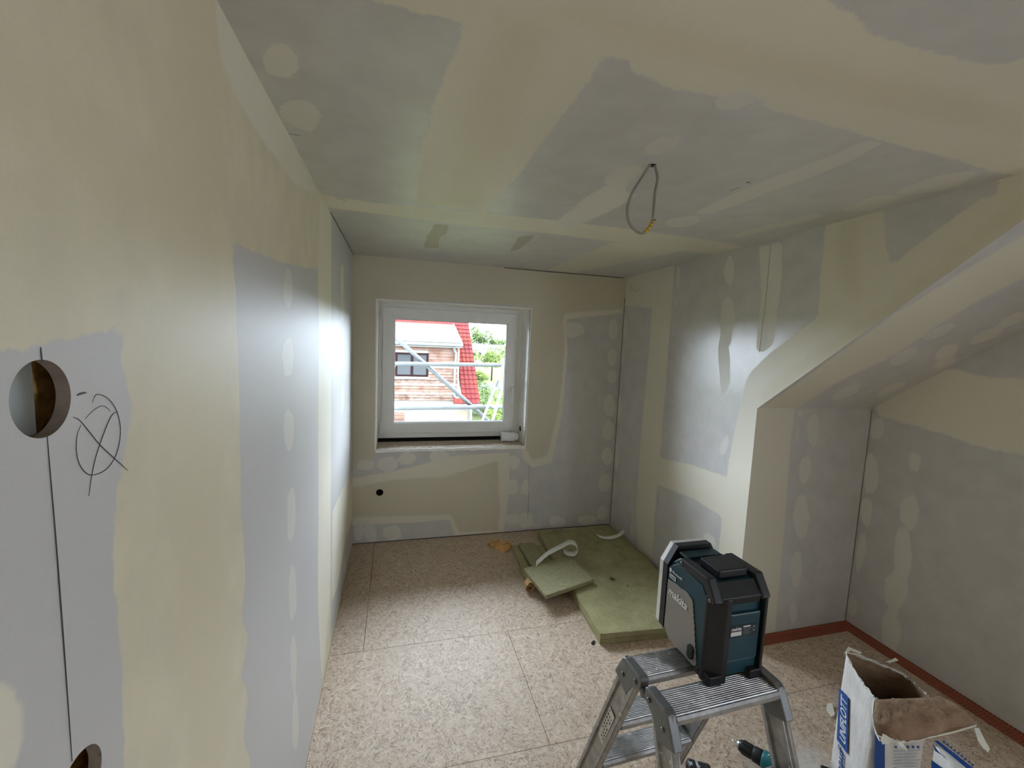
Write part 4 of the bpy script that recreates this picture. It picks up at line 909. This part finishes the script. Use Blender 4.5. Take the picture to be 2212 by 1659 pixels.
# battery cover with type plate
b = nb(); box(b, (-.034, -.122, .060), (.080, -.110, .208), .004, 2); cov = obj('battery_cover', b, 'radio_teal', rad, world=False)
b = nb(); box(b, (-.036, -.118, .014), (.082, -.108, .060), .003, 2); obj('cover_base', b, 'radio_teal', rad, world=False)
b = nb(); box(b, (-.026, -.1232, .136), (.064, -.1218, .172)); pl = obj('type_plate', b, 'label_dark', cov, world=False)
pl_y = RO[1]-.1234
text('plate_brand', 'makita', .0135, 'print_white', cov, (RO[0]-.023, pl_y, RO[2]+.1575), (1, 0, 0), (0, 0, 1), .0002, .15, bold=.0003)
b = nb(); box(b, (-.023, -.1236, .1405), (.014, -.1231, .1535)); obj('plate_field', b, 'print_white', cov, world=False)
b = nb(); box(b, (.019, -.1236, .1645), (.044, -.1231, .1690)); obj('plate_line', b, 'print_white', cov, world=False)
for k in range(5):
    b = nb(); box(b, (.019, -.1236, .1600-.0046*k), (.050-(k % 3)*.005, -.1231, .1612-.0046*k)); obj('plate_line', b, 'print_dim', cov, world=False)
for z in (.160, .149): 
    b = nb(); box(b, (.054, -.1236, z), (.061, -.1231, z+.006)); obj('plate_mark', b, 'print_dim', cov, world=False)

# ------------------------------------------------------------------ bag of joint filler
m, nt, p = new_mat('bag_paper')
v = coords(nt); n1 = noise(nt, v, 9, 5, .6); n2 = noise(nt, coords(nt, (1, 1, .35)), 16, 4)
c1 = ramp(nt, n1, [(.3, lin((206, 202, 196))), (.7, lin((228, 226, 222)))]).outputs[0]; nt.links.new(c1, p.inputs['Base Color']); p.inputs['Roughness'].default_value = .5; bump(nt, p, n2, .7, .02)
m, nt, p = new_mat('bag_kraft')
v = coords(nt); n1 = noise(nt, v, 10, 5, .6); n2 = noise(nt, v, 22, 4)
c1 = ramp(nt, n1, [(.3, lin((128, 102, 78))), (.62, lin((160, 134, 108))), (.8, lin((190, 172, 150)))]).outputs[0]; nt.links.new(c1, p.inputs['Base Color']); p.inputs['Roughness'].default_value = .75; bump(nt, p, n2, .8, .02)
simple('print_blue', (22, 74, 148), .5, var=.06); simple('print_grey', (176, 186, 196), .6, var=.02)
ZT = .47
A_, B_, C_ = onz(1820, 1420, ZT), onz(1893, 1511, ZT), onz(2010, 1507, ZT)
D_ = onz(1962, 1462, ZT)
bag = empty('filler_bag', ((A_+C_)/2 * Vector((1, 1, 0)) if False else ((A_.x+C_.x)/2, (A_.y+C_.y)/2, 0)), 0, 'torn-open white paper bag of joint filler with blue lettering, standing upright', 'bag')
def ring_at(z, n=14, inset=0.):
    t = 1-z/ZT
    a, b2, c, d = (Vector((q.x, q.y, 0)) for q in (A_, B_, C_, D_))
    d = d + Vector((.075, .06, 0))*min(1, t*2.2); c = c + Vector((.012, -.004, 0))*t; a = a + Vector((-.002, .004, 0))*t; b2 = b2+Vector((-.006, -.012, 0))*t
    cs = [a, b2, c, d]; ce = sum(cs, Vector())/4; out = []
    for k in range(4):
        p0, p1 = cs[k], cs[(k+1) % 4]
        for i in range(n):
            s = i/n; q = p0.lerp(p1, s); o = (q-ce).normalized(); bul = math.sin(math.pi*s)*(.012*math.sin(math.pi*min(1, z/ZT))+.002) if k != 0 else 0.
            out.append(q + o*(bul-inset) + Vector((0, 0, z)))
    for _ in range(3): out = [out[i]*.5 + (out[i-1]+out[(i+1) % len(out)])*.25 for i in range(len(out))]
    return out
NR = 14
rnd = random.Random(21)
def bag_shell(inset, zs, jag):
    b = nb(); rows = []
    for j, z in enumerate(zs):
        rg = ring_at(min(z, ZT), NR, inset)
        row = []
        for i, q in enumerate(rg):
            q = q.copy()
            if j == len(zs)-1:
                k_, s_ = divmod(i, NR); s_ /= NR; q.z += jag*rnd.uniform(-1, .7) + (.034*s_**.6 if k_ == 3 else .034*max(0, 1-s_*1.6)**1.5 if k_ == 0 else 0)
            row.append(b.verts.new(q))
        rows.append(row)
    n = len(rows[0])
    for A, B in zip(rows, rows[1:]):
        for i in range(n): b.faces.new((A[i], A[(i+1) % n], B[(i+1) % n], B[i]))
    b.faces.new(rows[0][::-1]); return b
zs = [.002, .05, .1, .16, .22, .28, .34, .39, .43, .455, .47]
obj('bag_skin', bag_shell(0, zs, .008), 'bag_paper', bag, True)
obj('bag_lining', bag_shell(.0035, [z+.004 if k == 0 else z for k, z in enumerate(zs[:-1])]+[.464], .006), 'bag_kraft', bag, True)
simple('filler_powder', (206, 200, 188), .95)
b = nb(); rg = ring_at(.12, NR, .006); b.faces.new([b.verts.new(q) for q in rg]); obj('filler_powder', b, 'filler_powder', bag)
# folded-over flap showing the brown lining
inn = [B_+Vector((.0, -.002, .002)), B_.lerp(C_, .3)+Vector((0, -.004, .004)), B_.lerp(C_, .65)+Vector((0, -.004, .004)), C_+Vector((0, -.002, .004)), onz(2030, 1502, ZT+.0)]
mid_ = [onz(1886, 1545, ZT-.015), onz(1918, 1560, ZT-.006), onz(1962, 1556, ZT-.002), onz(2040, 1548, ZT-.002), onz(2078, 1528, ZT+.0)]
mid2 = [onz(1892, 1575, ZT-.045), onz(1925, 1585, ZT-.035), onz(1968, 1582, ZT-.03), onz(2050, 1570, ZT-.03), onz(2098, 1550, ZT-.02)]
out_ = [onz(1903, 1602, ZT-.085), onz(1932, 1598, ZT-.06), onz(1972, 1600, ZT-.055), onz(2050, 1581, ZT-.05), onz(2112, 1567, ZT-.04)]
def sheet(rows, n=8, th=.0012, jit=.004, seed=2):
    rnd = random.Random(seed); G = []
    for r_ in rows: G.append(bez(r_, n))
    cols = list(zip(*G)); H = [bez(c, 5) for c in cols]
    b = nb(); V_ = [[b.verts.new(q + Vector((rnd.gauss(0, 1), rnd.gauss(0, 1), rnd.gauss(0, 1)))*jit*(.3 if i in (0, len(H)-1) else 1)*(0 if j == 0 else 1)) for j, q in enumerate(c)] for i, c in enumerate(H)]
    for a in range(len(V_)-1):
        for c in range(len(V_[0])-1): b.faces.new((V_[a][c], V_[a+1][c], V_[a+1][c+1], V_[a][c+1]))
    return b
fl = obj('flap', sheet([inn, mid_, mid2, out_], 8, jit=.0016), 'bag_kraft', bag, True)
sm = fl.modifiers.new('paper', 'SOLIDIFY'); sm.thickness = .0015
rim_ = ring_at(ZT, NR, .001)
def rim_z(i):
    k_, s_ = divmod(i % len(rim_), NR); s_ /= NR
    return .034*s_**.6 if k_ == 3 else .034*max(0, 1-s_*1.6)**1.5 if k_ == 0 else 0
rnd = random.Random(31); b = nb(); pts_ = [rim_[i % len(rim_)] + Vector((rnd.gauss(0, .001), rnd.gauss(0, .001), rim_z(i)-.002+rnd.uniform(-.004, .003))) for i in range(3*NR, 5*NR)]
tube(b, bez(pts_, 4), [rnd.choice((.0012, .002, .0032, .0015)) for _ in range((len(pts_)-1)*4+1)], 6); obj('torn_edge', b, 'paper_tape', bag, True)
# torn white scraps hanging from the flap and rim
def scrap(px, z, name='torn_paper'):
    b = nb(); q = [onz(x, y, z-(y-px[0][1])*.0008) for x, y in px]; b.faces.new([b.verts.new(c) for c in q]); bmesh.ops.triangulate(b, faces=b.faces[:])
    o = obj(name, b, 'paper_tape', bag); s_ = o.modifiers.new('paper', 'SOLIDIFY'); s_.thickness = .0008; return o
scrap([(1908, 1582), (1925, 1580), (1940, 1592), (1955, 1612), (1963, 1628), (1958, 1622), (1942, 1610), (1935, 1596), (1920, 1606), (1906, 1608), (1902, 1598)], .425)
scrap([(2104, 1572), (2114, 1572), (2128, 1600), (2138, 1618), (2134, 1626), (2122, 1615), (2112, 1600)], .42)
scrap([(1913, 1430), (1934, 1421), (1941, 1427), (1920, 1432)], .482)
scrap([(1832, 1397), (1846, 1403), (1862, 1409), (1858, 1413), (1838, 1405), (1822, 1414)], .50)
for pts_ in ([(1897, 1590), (1925, 1601), (1970, 1601), (2010, 1592), (2060, 1581), (2108, 1567)], [(1888, 1512), (1886, 1545), (1890, 1575), (1900, 1600)]):
    b = nb(); tube(b, bez([onz(x, y, ZT-.06+(.02 if x > 2050 else 0) + (.055 if y < 1520 else .03 if y < 1560 else 0)) for x, y in pts_], 6), .0028, 6); obj('torn_edge', b, 'paper_tape', bag, True)
# printed left face
ab = (Vector((B_.x-A_.x, B_.y-A_.y, 0))).normalized(); an = Vector((ab.y, -ab.x, 0))
if an.dot(Vector((0, 0, 1.7))-A_) < 0 and an.x > 0: an = -an
fo = Vector((A_.x, A_.y, 0)) + an*.006
def face_pt(x, y, d=0.): return hit(x, y, fo+an*d, an)
q = [face_pt(*c) for c in ((1813, 1486), (1833, 1508), (1831, 1629), (1808, 1597))]
b = nb(); prism(b, q, an*.0008); bd = obj('blue_band', b, 'print_blue', bag)
c0 = face_pt(1826, 1612, .0016); c1 = face_pt(1829, 1512, .0016)
text('bag_lettering', 'UNIFLOTT', .056, 'print_white', bd, c0, c1-c0, -ab, .0003, .2, bold=.0012, fit=(c1-c0).length)
c0 = face_pt(1817, 1700, .0016); c1 = face_pt(1822, 1622, .0016)
text('bag_lettering', 'Knauf', .050, 'print_blue', bag, c0, c1-c0, -ab, .0003, .2, bold=.001, fit=(c1-c0).length)
# printed near face
bc = Vector((C_.x-B_.x, C_.y-B_.y, 0)).normalized(); bn = Vector((bc.y, -bc.x, 0)); fo2 = Vector((B_.x, B_.y, 0)) + bn*.020
def face2(x, y, d=0.): return hit(x, y, fo2+bn*d, bn)
q = [face2(*c) for c in ((1891, 1560), (1911, 1560), (1911, 1690), (1889, 1690))]; b = nb(); prism(b, q, bn*.0008); obj('blue_stripe', b, 'print_blue', bag)
for k in range(6):
    q = [face2(*c) for c in ((1930, 1622+k*7), (1988-(k % 3)*5, 1619+k*7), (1988-(k % 3)*5, 1621+k*7), (1930, 1624+k*7))]; b = nb(); prism(b, q, bn*.0006); obj('print_line', b, 'print_grey', bag)
for x in (1932, 1958, 1969, 1980):
    q = [face2(*c) for c in ((x, 1611), (x+5, 1611), (x+6, 1616), (x+1, 1616))]; b = nb(); prism(b, q, bn*.0006); obj('pictogram', b, 'print_blue', bag)
# second bag lying behind on the floor
q = [onz(2010, 1605, .10), onz(2020, 1598, .10), onz(2115, 1668, .10), onz(2100, 1760, .10), onz(2000, 1760, .10)]
bag2 = empty('filler_bag', ((q[0]+q[2])/2 * 1.0), 0, 'second white filler bag lying flat beside the open one', 'bag'); bag2.location.z = 0
P2 = [(q[1].x-.01, q[1].y+.0), (q[2].x+.02, q[2].y-.0), (q[2].x-.05, q[2].y-.30), (q[1].x-.20, q[1].y-.28)]
b = nb(); prism(b, [(x, y, .001) for x, y in P2], (0, 0, .095), .018); obj('bag_skin', b, 'bag_paper', bag2, True)
def tri_band(px, z=.0975):
    qq = [onz(x, y, z) for x, y in px]; b = nb(); prism(b, qq, (0, 0, .0006)); obj('blue_band', b, 'print_blue', bag2)
tri_band([(2017, 1600), (2026, 1600), (2106, 1662), (2098, 1668)]); tri_band([(2012, 1642), (2045, 1665), (2012, 1680)]); tri_band([(2014, 1606), (2026, 1622), (2035, 1632), (2020, 1622)])
for k in range(9):
    t = k/9; x, y = 2034+t*70, 1600+t*56; tri_band([(x, y), (x+8, y+1), (x+6, y+6)], .098)
# scrap of paper on the floor left of the bag
b = nb(); q = [onz(*c, .004) for c in ((1787, 1522), (1797, 1521), (1803, 1545), (1797, 1549), (1785, 1533))]; prism(b, q, (0, 0, .006)); tag(obj('paper_scrap', b, 'paper_tape'), 'crumpled white paper scrap on floor left of the standing bag', 'paper')

# ------------------------------------------------------------------ cordless tools below the ladder
simple('drill_teal', (22, 106, 112), .4, var=.06); simple('chuck_steel', (200, 200, 198), .25, .9)
tip, back = onz(1590, 1604, .060), onz(1672, 1654, .066); ax = (back-tip).normalized()
dr = empty('cordless_drill', (back.x, back.y, 0), 0, 'teal cordless drill with black keyless chuck lying under the ladder', 'drill')
b = nb(); lathe(b, tip-ax*.022, ax, [(0, .0025), (.022, .0035), (.03, .0035)], 10); obj('drill_bit', b, 'chuck_steel', dr, True)
b = nb(); lathe(b, tip, ax, [(0, .008), (.002, .012), (.018, .020), (.022, .020)], 20); obj('chuck_nose', b, 'chuck_steel', dr, True)
b = nb(); lathe(b, tip, ax, [(.014, .0205), (.022, .0235), (.062, .0255), (.066, .0245)], 20); ck = obj('chuck', b, 'black_plastic', dr, True)
for k in range(10):
    a = 2*math.pi*k/10; u = ax.orthogonal().normalized(); v = ax.cross(u); o = (math.cos(a)*u+math.sin(a)*v)
    b = nb(); tube(b, [tip+ax*.026+o*.0238, tip+ax*.06+o*.0252], .0022, 6); obj('grip_rib', b, 'radio_black', ck)
b = nb(); lathe(b, tip, ax, [(.066, .026), (.070, .0285), (.096, .030), (.100, .029)], 24); obj('torque_ring', b, 'radio_black', dr, True)
b = nb(); lathe(b, tip, ax, [(.100, .031), (.106, .034), (.190, .035), (.215, .030), (.222, .02)], 24); obj('motor_housing', b, 'drill_teal', dr, True)
hd = Vector((.75, -.62, 0)).normalized(); h0 = tip+ax*.165
b = nb(); tube(b, [h0, h0+hd*.06, h0+hd*.13], [.022, .020, .023], 12); obj('handle', b, 'drill_teal', dr, True)
b = nb(); Mx = Matrix.Translation(h0+hd*.155) @ hd.to_track_quat('Z', 'Y').to_matrix().to_4x4(); box(b, (-.038, -.055, -.025), (.038, .055, .03), .006, 2, Mx); obj('battery', b, 'black_plastic', dr)
text('brand_lettering', 'makita', .03, 'print_white', dr, tip+ax*.118+Vector((-.012, -.004, .0345)), ax*1, Vector((ax.y, -ax.x, 0))*-1, .0004, .15)
q0 = onz(1520, 1664, .085); dr2 = empty('cordless_tool', (q0.x, q0.y, 0), 0, 'second teal cordless tool with black battery at the bottom edge', 'power tool')
Rz = Matrix.Translation((q0.x, q0.y, 0)) @ Matrix.Rotation(-.55, 4, 'Z')
b = nb(); box(b, (-.060, -.035, .030), (.030, .040, .085), .010, 2, Rz); bt2 = obj('battery', b, 'black_plastic', dr2)
b = nb(); box(b, (-.062, -.040, .001), (.060, .045, .034), .008, 2, Rz); obj('battery_base', b, 'radio_black', dr2)
b = nb(); tube(b, [Rz @ Vector((.045, .0, .06)), Rz @ Vector((.075, -.02, .07)), Rz @ Vector((.16, -.06, .07))], [.026, .028, .024], 14); obj('housing', b, 'drill_teal', dr2, True)
ux = (Rz.to_3x3() @ Vector((.25, -1, 0))).normalized(); uy = (Rz.to_3x3() @ Vector((1, .25, 0))).normalized()
text('brand_lettering', 'makita', .020, 'print_white', dr2, Rz @ Vector((-.030, .036, .0856)), ux, uy, .0003, .1, bold=.0005)
text('brand_lettering', 'BL', .018, 'print_white', dr2, Rz @ Vector((-.053, .020, .0856)), ux, uy, .0003, .1, bold=.0005)
